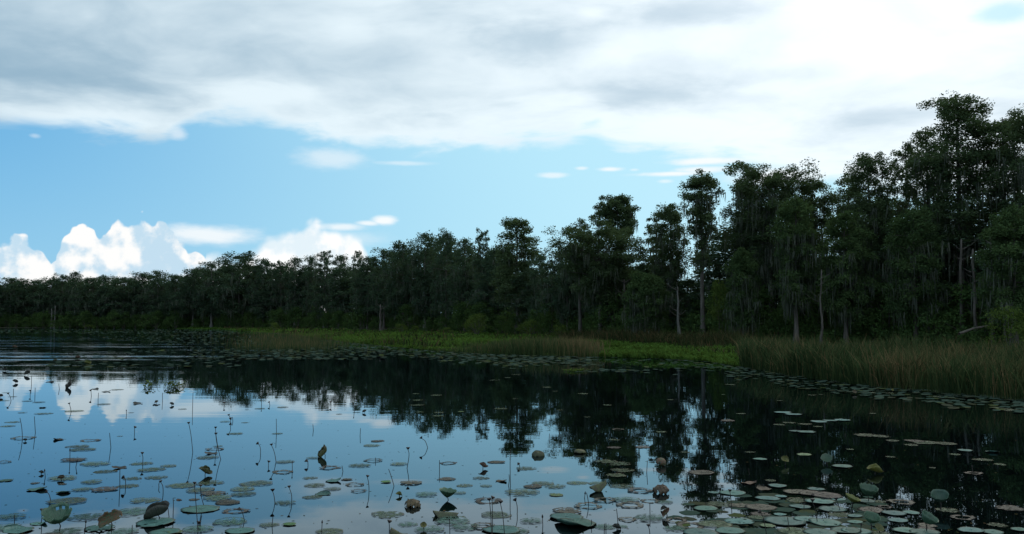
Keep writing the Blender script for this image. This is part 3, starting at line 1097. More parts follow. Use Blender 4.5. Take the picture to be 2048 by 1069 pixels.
# ------------------------------------------------------------------ reeds and marsh plants
def blades(name, n_, pick, hfun, width, tint, matn, lean=0.18, bend=0.25):
    x, y, z0 = pick(n_)
    h = hfun(x, y) * (0.35 + 0.85 * rng.random(n_) ** 0.8)
    w = width(y) * rng.uniform(0.7, 1.3, n_)
    a = rng.random(n_) * PI
    e = np.stack([np.cos(a), np.sin(a) * 0.4, np.zeros(n_)], 1) * w[:, None] * 0.5
    ln = rng.normal(0, lean, (n_, 2)) * h[:, None]
    p0 = np.stack([x, y, z0], 1)
    p1 = p0 + np.stack([ln[:, 0] * 0.35, ln[:, 1] * 0.35, h * 0.52], 1)
    bd = rng.random(n_) * bend
    p2 = p0 + np.stack([ln[:, 0] * (1 + bd), ln[:, 1] * (1 + bd), h * (1 - bd * 0.5)], 1)
    t = tint(x, y, n_)
    lo_, hi_ = np.clip(t - 0.22, 0, 1), np.clip(t + 0.16, 0, 1)
    ge = Geo()
    ge.quads(np.stack([p0 - e * 0.8, p0 + e * 0.8, p1 + e, p1 - e], 1), np.stack([lo_, lo_, t, t], 1))
    ge.tris(np.stack([p1 - e, p1 + e, p2], 1), np.stack([t, t, hi_], 1))
    return link(name, ge.mesh(name, M[matn]))


SX = np.array([t[0] for t in SHORE], float)


def shore_np(px):
    ysh = np.interp(px, SX, [t[1] for t in SHORE])
    b = (534.5 - ysh) / FOC
    dy = CP - b * SP
    dz = SP + b * CP
    return CAM_H / -dz * dy


def strip(x0, x1, o0, o1, power=1.0):
    def f(n_):
        px = rng.uniform(x0, x1, n_)
        D = shore_np(px) + o0 + (o1 - o0) * rng.random(n_) ** power
        return (px - 1024) / FOC * D, D, np.full(n_, -0.02)
    return f


def clumps(x, y, s):
    return 0.5 + 0.25 * np.sin(x * s + 1.3 * np.sin(y * s * 0.7)) + 0.25 * np.sin(y * s * 1.7 + x * 0.6 * s + 2)


def reed_tint(x, y, n_):
    c = clumps(x, y, 0.9)
    return np.clip(rng.normal(0.27, 0.25, n_) + (c - 0.5) * 0.6 + (rng.random(n_) < 0.10) * 0.4, 0, 1)


def reed_pick(n_):
    x, y, z = strip(1478, 2330, -1.0, 22, 1.15)(n_ * 2)
    k_ = rng.random(n_ * 2) < 0.18 + 0.82 * np.clip(clumps(x, y, 1.6) * 1.5 - 0.25, 0, 1)
    idx = np.where(k_)[0][:n_]
    idx = np.resize(idx, n_)
    return x[idx] + rng.normal(0, 0.05, n_), y[idx], z[idx]


tag(blades('reeds', 52000, reed_pick, lambda x, y: 0.74 + 1.0 * clumps(x, y, 0.6) + 0.15 * np.sin(x * 3.1), lambda y: 0.014 + y * 0.00040, reed_tint, 'reed', 0.21, 0.5),
    'tall tangled green and tan reeds standing in the shallows at right', 'reeds', kind='stuff')
tag(blades('brown_reeds', 9000, lambda n_: (lambda px, D: ((px - 1024) / FOC * D, D, np.full(n_, 0.05)))(px_ := rng.uniform(1120, 1500, n_), np.interp(px_, [1120, 1500], [100, 66]) + rng.random(n_) * 14),
           lambda x, y: 1.0 + 0.8 * clumps(x, y, 0.7), lambda y: 0.012 + y * 0.0004, lambda x, y, n_: np.clip(rng.normal(0.48, 0.22, n_), 0, 1), 'reed_dull', 0.3, 0.5),
    'dull brown dead reeds between the marsh grass and the centre right wood', 'reeds', kind='stuff')
tag(blades('middle_reeds', 6500, lambda n_: (lambda px, D: ((px - 1024) / FOC * D, D, np.full(n_, -0.02)))(px_ := 850 + 330 * rng.random(n_) ** 0.7 + rng.normal(0, 17, n_), shore_np(px_) - 1.5 + 13 * rng.random(n_) ** 1.4), lambda x, y: (0.75 + 0.6 * clumps(x, y, 0.35)) * np.clip((x / y + 0.11) / 0.10, 0.35, 1), lambda y: 0.012 + y * 0.0005,
           lambda x, y, n_: np.clip(rng.normal(0.36, 0.18, n_) + 0.30 * np.clip((x / y - 0.03) / 0.045, 0, 1), 0, 1), 'reed', 0.12, 0.3),
    'stand of grey green reeds in front of the middle marsh turning tan at its right end', 'reeds', kind='stuff')


def marsh_pick(n_):
    px = np.concatenate([rng.uniform(440, 1500, int(n_ * 0.86)), rng.uniform(190, 470, n_ - int(n_ * 0.86))])
    D0 = shore_np(px)
    Dt = np.interp(px, [t[0] for t in TREEL], [t[1] for t in TREEL])
    far = np.where(px > 1170, np.minimum(Dt, D0 + 42), Dt)
    D = 1 / (1 / D0 + (1 / far - 1 / D0) * rng.random(n_))
    D = D - 0.6
    return (px - 1024) / FOC * D, D, np.interp(D - D0, [0, 12, 40, 150], [0.02, 0.08, 0.11, 0.19])


tag(blades('marsh_tufts', 3000, lambda n_: (lambda q: (lambda k_: (q[0][k_][:n_], q[1][k_][:n_], q[2][k_][:n_]))(clumps(q[0], q[1], 0.45) > 0.66))(marsh_pick(n_ * 6)), lambda x, y: 0.55 + 0.5 * clumps(x, y, 0.3),
           lambda y: 0.012 + y * 0.0009, lambda x, y, n_: np.clip(rng.normal(0.5, 0.22, n_), 0, 1), 'reed_dull', 0.25, 0.4),
    'olive and brown tufts scattered through the bright marsh', 'tufts', kind='stuff')


def offshore(n_):
    px = rng.normal(585, 60, n_)
    py = rng.uniform(668, 700, n_)
    D = CAM_H / ((py - 642.4) / FOC)
    return (px - 1024) / FOC * D, D, np.full(n_, -0.05)


tag(blades('thin_reeds', 2800, offshore, lambda x, y: 0.8 + 0 * x, lambda y: 0.010 + y * 0.00032, lambda x, y, n_: np.clip(rng.normal(0.55, 0.16, n_), 0, 1), 'reed', 0.1, 0.2),
    'thin brownish reeds standing in open water left of the marsh', 'reeds', kind='stuff')


tag(blades('marsh_plants', 95000, marsh_pick, lambda x, y: 0.16 + 0.62 * clumps(x, y, 0.25) * clumps(x, y, 0.9), lambda y: 0.02 + y * 0.0022,
           lambda x, y, n_: np.clip(rng.normal(0.5, 0.25, n_) + (clumps(x, y, 0.11) - 0.5) * 1.0 + (clumps(x + 9, y, 0.6) - 0.5) * 0.7, 0, 1), 'marsh', 0.5, 0.6),
    'low bright green marsh plants carpeting the bank', 'marsh plants', kind='stuff')

rng = np.random.default_rng(41)
# ------------------------------------------------------------------ lotus materials


def pad_build(base, edge, spot_c, spot_amt, rough, spec=0.22, wet=0.0):
    def f(q):
        tc = q.n('ShaderNodeTexCoord')
        oi = q.n('ShaderNodeObjectInfo')
        sp = q.n('ShaderNodeSeparateXYZ')
        q.put(sp.inputs[0], tc.outputs['Object'])
        x, y = sp.outputs[0], sp.outputs[1]
        r = q.m('SQRT', q.m('ADD', q.m('MULTIPLY', x, x), q.m('MULTIPLY', y, y)))
        an = q.m('ARCTAN2', y, x)
        vein = q.m('POWER', q.m('ABSOLUTE', q.m('COSINE', q.m('MULTIPLY', an, 10.0))), 14.0)
        vein = q.m('MULTIPLY', vein, q.smooth(r, 0.05, 0.9, 0.5, 0.1))
        P = q.v('ADD', tc.outputs['Object'], q.xyz(q.m('MULTIPLY', oi.outputs['Random'], 40.0), 0.0, 0.0))
        n1 = q.noise(P, 3.0, 5, 0.6)
        n2 = q.noise(P, 11.0, 4, 0.65)
        c = q.mix(q.smooth(n1, 0.3, 0.7), base, tuple(v_ * 0.62 for v_ in base))
        c = q.mix(vein, c, tuple(min(1, v_ * 1.7) for v_ in base))
        c = q.mix(q.smooth(q.m('ADD', r, q.m('MULTIPLY', q.m('SUBTRACT', n2, 0.5), 0.5)), 0.84, 1.02), c, edge)
        lo = 0.72 - 0.42 * spot_amt
        c = q.mix(q.smooth(q.m('ADD', q.m('MULTIPLY', n1, 0.5), q.m('MULTIPLY', n2, 0.5)), lo, lo + 0.07), c, spot_c)
        hs = q.n('ShaderNodeHueSaturation')
        q.put(hs.inputs['Hue'], q.lin(oi.outputs['Random'], 0, 1, 0.475, 0.525))
        q.put(hs.inputs['Value'], q.lin(q.m('FRACT', q.m('MULTIPLY', oi.outputs['Random'], 7.3)), 0, 1, 0.65, 1.25))
        q.put(hs.inputs['Color'], c)
        b = q.n('ShaderNodeBump')
        b.inputs['Strength'].default_value = 0.5
        b.inputs['Distance'].default_value = 0.02
        q.put(b.inputs['Height'], q.m('ADD', vein, q.m('MULTIPLY', n1, 0.8)))
        s_ = matte(q, hs.outputs[0], b.outputs[0], spec * 0.30, rough)
        if not wet:
            return s_
        # a sodden leaf just under the surface: the water shows through it
        tr_ = q.n('ShaderNodeBsdfTransparent')
        mx = q.n('ShaderNodeMixShader')
        q.put(mx.inputs[0], q.m('MULTIPLY', q.smooth(n1, 0.25, 0.75), wet * 2.0, clamp=True))
        q.nt.links.new(s_, mx.inputs[1])
        q.nt.links.new(tr_.outputs[0], mx.inputs[2])
        return mx.outputs[0]
    return f


M['pad_green'] = material('lotus_pad_green', pad_build((0.070, 0.165, 0.138), (0.070, 0.070, 0.045), (0.080, 0.062, 0.042), 0.25, 0.5, 0.15))
M['pad_faded'] = material('lotus_pad_faded', pad_build((0.090, 0.122, 0.068), (0.09, 0.065, 0.04), (0.095, 0.060, 0.042), 0.35, 0.45, 0.12, 0.40))
M['pad_sunk'] = material('lotus_pad_sunk', pad_build((0.065, 0.130, 0.092), (0.07, 0.075, 0.045), (0.07, 0.06, 0.04), 0.3, 0.45, 0.12, 0.46))
M['pad_brown'] = material('lotus_pad_brown', pad_build((0.095, 0.085, 0.060), (0.060, 0.038, 0.028), (0.030, 0.024, 0.020), 0.5, 0.5, 0.15, 0.12))
M['pad_bright'] = material('lotus_pad_bright', pad_build((0.080, 0.165, 0.045), (0.14, 0.14, 0.05), (0.18, 0.16, 0.06), 0.2, 0.45))
M['leaf_raised'] = material('lotus_leaf_green', pad_build((0.045, 0.105, 0.062), (0.12, 0.11, 0.06), (0.11, 0.09, 0.05), 0.15, 0.5))
M['leaf_olive'] = material('lotus_leaf_olive', pad_build((0.070, 0.080, 0.022), (0.06, 0.045, 0.02), (0.05, 0.035, 0.018), 0.5, 0.6))
M['leaf_russet'] = material('lotus_leaf_russet', pad_build((0.095, 0.055, 0.022), (0.05, 0.03, 0.015), (0.035, 0.022, 0.014), 0.5, 0.6))
M['leaf_yellow'] = material('lotus_leaf_yellow', pad_build((0.120, 0.125, 0.018), (0.10, 0.08, 0.02), (0.09, 0.06, 0.02), 0.3, 0.5))
M['leaf_dark'] = material('lotus_leaf_dark', pad_build((0.030, 0.032, 0.022), (0.02, 0.018, 0.014), (0.02, 0.016, 0.012), 0.5, 0.6))
M['leaf_speckled'] = material('lotus_leaf_speckled', pad_build((0.085, 0.120, 0.050), (0.10, 0.06, 0.03), (0.16, 0.055, 0.03), 0.62, 0.6))


def stem_build(q):
    oi = q.n('ShaderNodeObjectInfo')
    return principled(q, q.mix(oi.outputs['Random'], (0.016, 0.014, 0.016), (0.050, 0.040, 0.034)), 0.7, 0.2)


M['stem'] = material('dead_stem', stem_build)


# floating pads: a unit disc, slightly dished, with an uneven or broken rim
def disc_mesh(name, rings=5, seg=22, wave=0.02, ragged=0.03, curl=0.0, hole=0.0, torn=0.0, thick=0.007):
    ph = rng.random(6) * 6.28
    V, F = [], []
    r0 = hole
    arc = rng.random() * 6.28
    for i in range(rings + 1):
        u = r0 + (1 - r0) * (i / rings)
        for j in range(seg):
            a = j / seg * 2 * PI
            rr = u * (1 + ragged * (math.sin(3 * a + ph[0]) + 0.7 * math.sin(7 * a + ph[1]) + 0.5 * math.sin(11 * a + ph[2])) * (u if not hole else 1))
            z = 0.012 + wave * (math.sin(2 * a + ph[3]) + math.sin(5 * a + ph[4])) * u * u + 0.02 * u * u
            cu = max(0.0, math.cos(a - arc)) ** 2 * curl * max(0, u - 0.55) ** 1.3 / 0.35
            z += cu
            rr -= cu * 0.5
            V.append((rr * math.cos(a), rr * math.sin(a), z))
    for i in range(rings):
        for j in range(seg):
            if torn and rng.random() < torn * ((i + 1) / rings) ** 2:
                continue
            F.append((i * seg + j, i * seg + (j + 1) % seg, (i + 1) * seg + (j + 1) % seg, (i + 1) * seg + j))
    if not hole:
        V.append((0, 0, -0.01))
        c = len(V) - 1
        for j in range(seg):
            F = F if False else F
        # close the middle
        V[0:0] = []
        for j in range(seg):
            F.append((c, (j + 1) % seg, j))
    # underside rim gives the pad its thickness
    b0 = len(V)
    for j in range(seg):
        x_, y_, z_ = V[rings * seg + j]
        V.append((x_ * 0.985, y_ * 0.985, z_ - thick))
    for j in range(seg):
        F.append((rings * seg + j, rings * seg + (j + 1) % seg, b0 + (j + 1) % seg, b0 + j))
    return V, F


def to_mesh(name, V, F, mat_):
    me = bpy.data.meshes.new(name)
    me.from_pydata([tuple(v_) for v_ in V], [], [tuple(f_) for f_ in F])
    me.polygons.foreach_set('use_smooth', [True] * len(me.polygons))
    me.materials.append(mat_)
    return me


def disc_fix(V, F):
    """centre fan needs a small inner ring; scale the first ring"""
    return V, F


PADS = {}
for key, mt in (('G', 'pad_green'), ('T', 'pad_faded'), ('B', 'pad_brown'), ('L', 'pad_bright'), ('U', 'pad_sunk')):
    PADS[key] = [to_mesh('lotus_pad_' + key, *disc_mesh('p', hole=0.0, wave=0.012, ragged=0.03 if key in 'GL' else 0.045, torn=(0.0, 0.0, 0.05, 0.10, 0.16)[_] if key in 'GL' else (0.05, 0.1, 0.14, 0.2, 0.28)[_]), M[mt]) for _ in range(5)]
PADS['R'] = [to_mesh('lotus_pad_ring', *disc_mesh('p', rings=3, seg=28, hole=0.5 + 0.15 * rng.random(), ragged=0.05, torn=0.28, wave=0.02), M['pad_brown']) for _ in range(5)]
PADS['C'] = [to_mesh('lotus_pad_curled', *disc_mesh('p', rings=6, wave=0.03, curl=0.30, ragged=0.03), M['pad_green']) for _ in range(4)]
PADS['D'] = [to_mesh('lotus_pad_dark', *disc_mesh('p', rings=6, wave=0.05, curl=0.26, ragged=0.04), M['leaf_dark']) for _ in range(3)]
PADS['O'] = [to_mesh('lotus_pad_orange', *disc_mesh('p', rings=6, wave=0.05, curl=0.25, ragged=0.04), M['leaf_russet']) for _ in range(2)]
LOOK = {'G': 'smooth green', 'T': 'faded olive', 'B': 'brown blotched', 'L': 'bright green', 'R': 'rotted ring shaped', 'C': 'curled rim green', 'D': 'dark curling', 'O': 'orange brown', 'U': 'half sunk green'}

# pads read off the photograph: column, row, width, look
HAND = """118 880 25 D;180 882 38 R;155 894 46 T;165 900 50 T;148 921 50 B;190 929 60 T;238 937 30 D;210 944 45 T;283 928 45 T;303 940 55 T;337 933 35 T;8 925 28 R
125 958 60 T;183 965 45 T;10 962 30 G;70 967 20 B;125 969 18 B;75 980 38 C;127 986 28 C;165 980 40 T;210 980 50 B;255 973 45 T;265 958 38 T;313 956 45 T;135 1003 80 T;290 1002 60 T;20 1035 60 G
12 1056 60 G;265 1025 80 G;170 1035 70 G;200 1058 60 G;310 1047 80 G;245 1065 60 G;330 1066 60 G;35 1063 60 C;78 1048 36 C;130 1064 70 G;430 899 38 R;422 908 26 D;415 916 45 T;570 925 38 T;625 917 28 T
565 945 45 R;660 936 45 R;620 957 30 T;630 972 45 T;668 963 35 C;695 960 20 B;665 979 35 T;646 989 32 C;625 995 40 T;363 972 60 T;420 967 55 T;400 981 60 T;425 988 50 B;435 997 60 T;388 1000 22 B
358 1001 12 O;455 1006 50 B;513 968 65 T;485 979 50 T;487 989 50 T;570 1007 45 T;400 1020 75 G;472 1023 55 R;460 1045 70 G;538 1051 40 T;579 1050 28 L;395 1060 60 G;350 1066 30 L;480 1063 60 G;660 1064 60 T
755 883 28 B;743 892 35 T;747 922 38 R;720 932 45 T;797 929 36 T;897 927 36 R;992 925 36 B;693 960 22 B;709 970 38 R;718 983 32 R;772 965 22 L;822 967 44 B;893 959 38 B;929 972 35 T;962 957 35 T;1003 963 25 O
972 973 25 T;852 990 48 G;920 987 25 T;775 1030 70 T;975 1003 60 R;992 1031 65 T;905 1043 75 G;858 1060 60 G;930 1056 60 G;965 1053 50 R;1003 1061 78 G;815 1050 40 G;1052 938 42 T;1085 968 45 T;1066 974 40 B;1110 974 45 T
1045 986 70 T;1155 967 45 T;1112 991 30 L;1195 968 40 T;1245 974 50 T;1280 982 55 R;1252 1001 55 G;1210 1001 50 R;1300 1003 40 R;1328 1005 38 G;1260 1011 60 R;1177 1013 55 R;1135 1023 60 B;1132 1036 70 G;1150 1049 85 C
1210 1055 45 G;1243 1054 26 G;1300 1037 70 G;1255 1040 40 R;1350 1058 45 G;1352 1042 45 R;1062 1043 46 G;1030 1063 60 G;1285 895 32 B;1228 896 32 B;1212 924 50 T;1240 929 50 T;1245 942 50 T;1232 952 42 T
1520 919 28 G;1402 946 52 B;1498 967 32 O;1541 962 25 T;1555 973 40 G;1527 979 32 O;1632 980 35 G;1428 986 26 G;1465 987 52 G;1535 998 50 G;1562 994 25 G;1597 1002 55 T;1590 985 50 B;1620 988 50 B;1412 1018 50 G
1440 1010 60 T;1480 1012 50 B;1521 1016 62 B;1600 1015 45 G;1640 1005 60 G;1655 993 60 B;1520 1029 42 B;1560 1030 28 G;1570 1044 85 G;1535 1053 32 L;1612 1040 50 G;1650 1047 66 G;1430 1050 70 T;1380 1052 60 R;1460 1063 60 G
1400 1067 70 G;1590 1064 72 T;1640 1067 65 G;1692 1063 60 G;1684 934 40 G;1608 910 32 L;1677 1000 30 G;1785 882 28 T;1823 891 28 T;1930 902 28 G;1985 905 26 C;1948 948 38 R;1732 1003 36 G;1758 1004 28 T;1802 1005 55 R
1770 1015 30 R;1788 1028 48 G;1822 1027 34 G;1710 1034 32 G;1710 1045 32 G;1796 1042 40 G;1742 1021 55 B;1713 1064 60 G;1758 1068 42 T;1812 1063 50 G;1850 1067 60 G;1895 1021 45 T;1925 1036 50 R;2020 1018 55 B;1942 1062 50 G
1985 1066 40 G;2040 1061 34 G;1995 1052 40 T;832 788 16 T;873 791 24 T;835 801 24 T;834 811 30 T;840 825 16 T;878 826 20 T;876 833 24 T;922 824 13 L;1002 818 28 T;1030 798 14 T;1015 756 16 T;985 761 14 T;997 761 14 T
1032 750 20 T;1093 775 20 T;1110 783 12 T;1165 788 22 T;1174 835 14 T;1120 821 14 T;1236 860 26 R;1323 865 22 T;1228 880 24 T;1455 842 32 B;1482 828 20 T;1446 790 9 L;1460 770 22 T;1565 826 35 G;1587 830 36 G;1577 846 28 T
1558 850 24 T;1590 863 26 G;1560 802 12 T;1215 811 18 T;1623 791 18 T;1642 790 11 T;1638 844 34 G;1660 842 30 G;1684 841 34 G;1610 849 30 T;1636 854 20 T;1612 865 38 G;1745 828 14 T;1733 871 50 T;1760 873 40 T;1852 886 55 T
1830 883 40 B;1890 888 45 T;1910 910 26 T;1965 921 40 T;1865 936 14 T;1990 817 18 L;2022 821 50 T;1742 786 18 T;1778 787 16 T;1832 785 14 G;1872 794 20 T;1892 797 20 L;12 786 15 T;25 794 18 T;8 802 22 T;55 803 22 T
78 805 26 T;45 826 18 T;15 853 30 T;25 845 30 T;85 816 14 D;88 828 35 T;148 823 36 T;208 809 28 T;275 808 20 D;312 810 16 D;100 765 16 D;190 779 16 D;235 780 26 T;213 784 18 D;350 787 22 T;365 819 18 T;262 826 14 T
46 877 46 R;555 868 22 T;520 818 22 T;565 815 26 T;678 829 14 T;450 844 20 T;490 846 16 T;470 868 34 T;240 873 12 T;436 893 20 T;2000 930 24 T;1780 915 20 T;1700 900 18 T;1370 905 20 T;1340 800 16 T;1500 905 22 T"""
pad_specs = []
for ln in HAND.replace('\n', ';').split(';'):
    a_ = ln.split()
    if len(a_) == 4:
        lk_ = a_[3]
        if lk_ == 'G' and float(a_[0]) < 1400 and rng.random() < 0.85:
            lk_ = 'U'
        pad_specs.append((float(a_[0]), float(a_[1]), float(a_[2]), lk_))
# a few more crowd the lower right raft and the left foreground
tries = 0
while len(pad_specs) < 299 and tries < 4000:
    tries += 1
    if rng.random() < 0.85:
        px, py = rng.uniform(1370, 1880), rng.uniform(1000, 1080)
    else:
        px, py = rng.uniform(-20, 700), rng.uniform(1020, 1078)
    w_ = rng.uniform(30, 62)
    if any(abs(px - s_[0]) < (w_ + s_[2]) * 0.36 and abs(py - s_[1]) < (w_ + s_[2]) * 0.085 for s_ in pad_specs):
        continue
    pad_specs.append((px, py, w_, 'GGTTBR'[rng.integers(6)] if px > 1300 else 'UUTTRB'[rng.integers(6)]))

# ------------------------------------------------------------------ labels that single out one thing by its neighbour
LAND = [(115, 1037, 'ragged cupped leaf'), (220, 1038, 'speckled tilted leaf'), (317, 1030, 'dark rolled leaf'), (650, 905, 'horn shaped curled leaf'),
        (410, 947, 'hooked olive leaf'), (140, 774, 'far black curled leaf'), (345, 773, 'floating hyacinth clump'), (381, 860, 'tallest bent seed stalk'),
        (828, 1010, 'scaly brown domed leaf'), (895, 990, 'hourglass shaped cup leaf'), (982, 1030, 'paired seed stalks'), (965, 935, 'pointed russet leaf'),
        (1075, 905, 'blunt olive domed leaf'), (1160, 903, 'low olive domed leaf'), (1210, 975, 'winged folded leaf'), (1318, 980, 'russet rolled leaf'),
        (1323, 925, 'torn green and tan leaf'), (1652, 917, 'upright green leaf'), (1747, 943, 'yellow tipped leaf'), (1735, 985, 'scalloped green cup leaf'),
        (1880, 997, 'tilted green cup leaf'), (1740, 1040, 'round green cup leaf'), (1850, 1040, 'wide green cup leaf'), (1703, 1003, 'yellow green cup leaf'),
        (548, 900, 'two hooked seed stalks'), (738, 965, 'straight stalk with round head'), (1570, 925, 'yellow standing leaf')]
ORD = ['nearest', 'second nearest', 'third nearest', 'fourth nearest', 'fifth nearest', 'sixth nearest', 'seventh nearest', 'eighth nearest', 'ninth nearest',
       'tenth nearest', 'eleventh nearest', 'twelfth nearest', 'thirteenth nearest', 'fourteenth nearest', 'fifteenth nearest']


def relate(specs):
    """specs: list of (px, py, describing words) -> labels, each naming its nearest landmark, side and rank"""
    keys = {}
    for i, (x_, y_, words) in enumerate(specs):
        j = min(range(len(LAND)), key=lambda q: (LAND[q][0] - x_) ** 2 + ((LAND[q][1] - y_) * 2.0) ** 2)
        dx, dy = x_ - LAND[j][0], (y_ - LAND[j][1]) * 2.0
        rel = ('left of' if dx < 0 else 'right of') if abs(dx) > abs(dy) else ('in front of' if dy > 0 else 'beyond')
        keys.setdefault((words, rel, j), []).append((dx * dx + dy * dy, i))
    out = [None] * len(specs)
    for (words, rel, j), mem in keys.items():
        mem.sort()
        for r_, (_, i) in enumerate(mem):
            o_ = '' if len(mem) == 1 else ORD[r_] + ' '
            out[i] = '%s, %s%s the %s' % (words, o_, rel, LAND[j][2])
    return out


def size_word(w_):
    return 'small' if w_ < 27 else ('broad' if w_ > 58 else 'medium')


labels = relate([(a_, b_, '%s %s lotus pad' % (size_word(w_), LOOK[k_])) for a_, b_, w_, k_ in pad_specs])
for i, ((px, py, w_, lk), lab) in enumerate(zip(pad_specs, labels)):
    p = water_at(px, py, 0.0)
    dist = math.hypot(p.y, CAM_H)
    R_ = w_ * p.y / FOC * 0.5
    me = PADS[lk][rng.integers(len(PADS[lk]))]
    o = link('lotus_pad', me)
    o.location = (p.x, p.y, 0.0015 + 0.0012 * (i % 7) + (0.003 if lk in 'GL' else 0.0))
    o.rotation_euler = (rng.normal(0, 0.012), rng.normal(0, 0.012), rng.random() * 6.28)
    o.scale = (R_, R_ * rng.uniform(0.86, 1.0), R_ * (1.0 if lk not in 'T' else 0.5))
    tag(o, lab, 'lotus pad', 'lotus pads floating on the lake')

# pads too far off or too many to pick apart: one mass of small discs
BEDS = [  # columns, rows (top, bottom), how many, width m
    (-60, 1500, 657.5, 660.5, 500, 0.5), (-60, 480, 659, 667, 1300, 0.5), (170, 470, 661, 690, 1000, 0.38), (380, 780, 694, 720, 650, 0.38),
    (300, 620, 664, 690, 700, 0.42), (640, 1180, 0, 0, 1300, 0.36), (960, 1500, 0, 0, 420, 0.34), (1470, 2100, 0, 0, 760, 0.27), (1150, 1300, 740, 745, 60, 0.3),
    (100, 480, 700, 735, 260, 0.4)]
gp = Geo()
th8 = np.arange(7) * 2 * PI / 7
for x0, x1, y0, y1, n_, w_ in BEDS:
    px = rng.uniform(x0, x1, n_)
    if y0:
        py = y0 + (y1 - y0) * rng.random(n_)
        if x0 == 170:
            keep = (py - 661) < 31 * np.clip(1 - abs(px - 330) / 170, 0, 1) ** 0.5 * (0.5 + 0.5 * rng.random(n_))
            px, py = px[keep], py[keep]
    else:
        ysh = np.interp(px, SX, [t[1] for t in SHORE])
        depth = {640: 24, 960: 28, 1470: 30}[x0]
        u = rng.random(n_) ** (2.0 if x0 != 640 else 1.7)
        gap_ = 0.85 + 0.15 * np.sin(px * 0.031 + 2 * np.sin(px * 0.013)) + rng.normal(0, 0.12, n_)
        py = ysh - 1 + depth * u * gap_
    dz = (py - 642.4) / FOC
    D = CAM_H / dz
    r = w_ * 0.5 * rng.uniform(0.5, 1.2, len(px))
    cx, cy = (px - 1024) / FOC * D, D
    k_ = len(px)
    tx_, ty_ = rng.normal(0, 0.05, k_), rng.normal(0.02, 0.05, k_)
    ox, oy = np.cos(th8)[None, :] * r[:, None], np.sin(th8)[None, :] * r[:, None]
    zz = 0.03 + ox * tx_[:, None] + oy * ty_[:, None]
    V = np.stack([cx[:, None] + ox, cy[:, None] + oy, zz], -1)
    c = np.stack([cx, cy, np.full(k_, 0.02)], -1)
    T = np.stack([np.repeat(c[:, None], 7, 1), V, np.roll(V, -1, 1)], 2).reshape(-1, 3, 3)
    gp.tris(T, np.repeat(rng.random(k_), 7))


def mass_build(q):
    at = q.n('ShaderNodeAttribute', attribute_name='tint')
    cr = q.n('ShaderNodeValToRGB')
    el = cr.color_ramp.elements
    el[0].position, el[0].color = 0.0, (0.034, 0.056, 0.045, 1)
    el[1].position, el[1].color = 1.0, (0.065, 0.085, 0.03, 1)
    for p_, c_ in ((0.6, (0.048, 0.072, 0.054, 1)), (0.85, (0.050, 0.052, 0.034, 1))):
        e_ = el.new(p_)
        e_.color = c_
    q.put(cr.inputs[0], at.outputs['Fac'])
    return matte(q, cr.outputs[0])


M['pad_mass'] = material('far_lotus_pads', mass_build)
tag(link('far_lotus_pads', gp.mesh('far_lotus_pads', M['pad_mass'])), 'beds of small lotus pads covering the water along the marsh and far shore', 'lotus pads', kind='stuff')

# sodden smaller pads crowding between the big ones of the right hand raft, and drifting scraps
gr = Geo()
n_ = 130
px = rng.uniform(1350, 1760, n_)
py = 985 + 92 * rng.random(n_) ** 0.8
keep = (px - 1350) / 60 + (py - 985) / 40 > 0.9
px, py = px[keep], py[keep]
th12 = np.arange(12) * 2 * PI / 12
for a_, b_ in zip(px, py):
    c = np.array(water_at(a_, b_))
    r = rng.uniform(0.05, 0.15)
    ph_ = rng.random() * 6.28
    rr = r * (1 + 0.10 * np.sin(3 * th12 + ph_) + 0.07 * rng.normal(size=12))
    ring = np.stack([c[0] + rr * np.cos(th12), c[1] + rr * np.sin(th12), 0.0012 + 0.002 * rng.random(12)], 1)
    c[2] = 0.0012
    gr.tris(np.stack([np.repeat(c[None], 12, 0), ring, np.roll(ring, -1, 0)], 1), np.full(12, rng.random()))
tag(link('raft_pads', gr.mesh('raft_pads', M['pad_mass'])), 'small sodden pads packed between the big ones at lower right', 'lotus pads', kind='stuff')
gd = Geo()
n_ = 900
px = rng.uniform(-40, 2090, n_)
py = 760 + 320 * rng.random(n_) ** 0.7
c = np.array([water_at(a_, b_) for a_, b_ in zip(px, py)])
c[:, 2] = 0.004
s_ = rng.uniform(0.006, 0.028, n_)
a_ = rng.random(n_) * 6.28
e1 = np.stack([np.cos(a_), np.sin(a_), np.zeros(n_)], 1) * s_[:, None]
e2 = np.stack([-np.sin(a_), np.cos(a_), 0.2 * rng.random(n_)], 1) * s_[:, None] * 0.5
gd.quads(np.stack([c - e1, c + e2, c + e1, c - e2], 1), rng.random(n_))
tag(link('floating_debris', gd.mesh('floating_debris', M['reed_dull'])), 'scraps of leaf and twig drifting on the water', 'debris', kind='stuff')

# ------------------------------------------------------------------ lotus leaves standing clear of the water


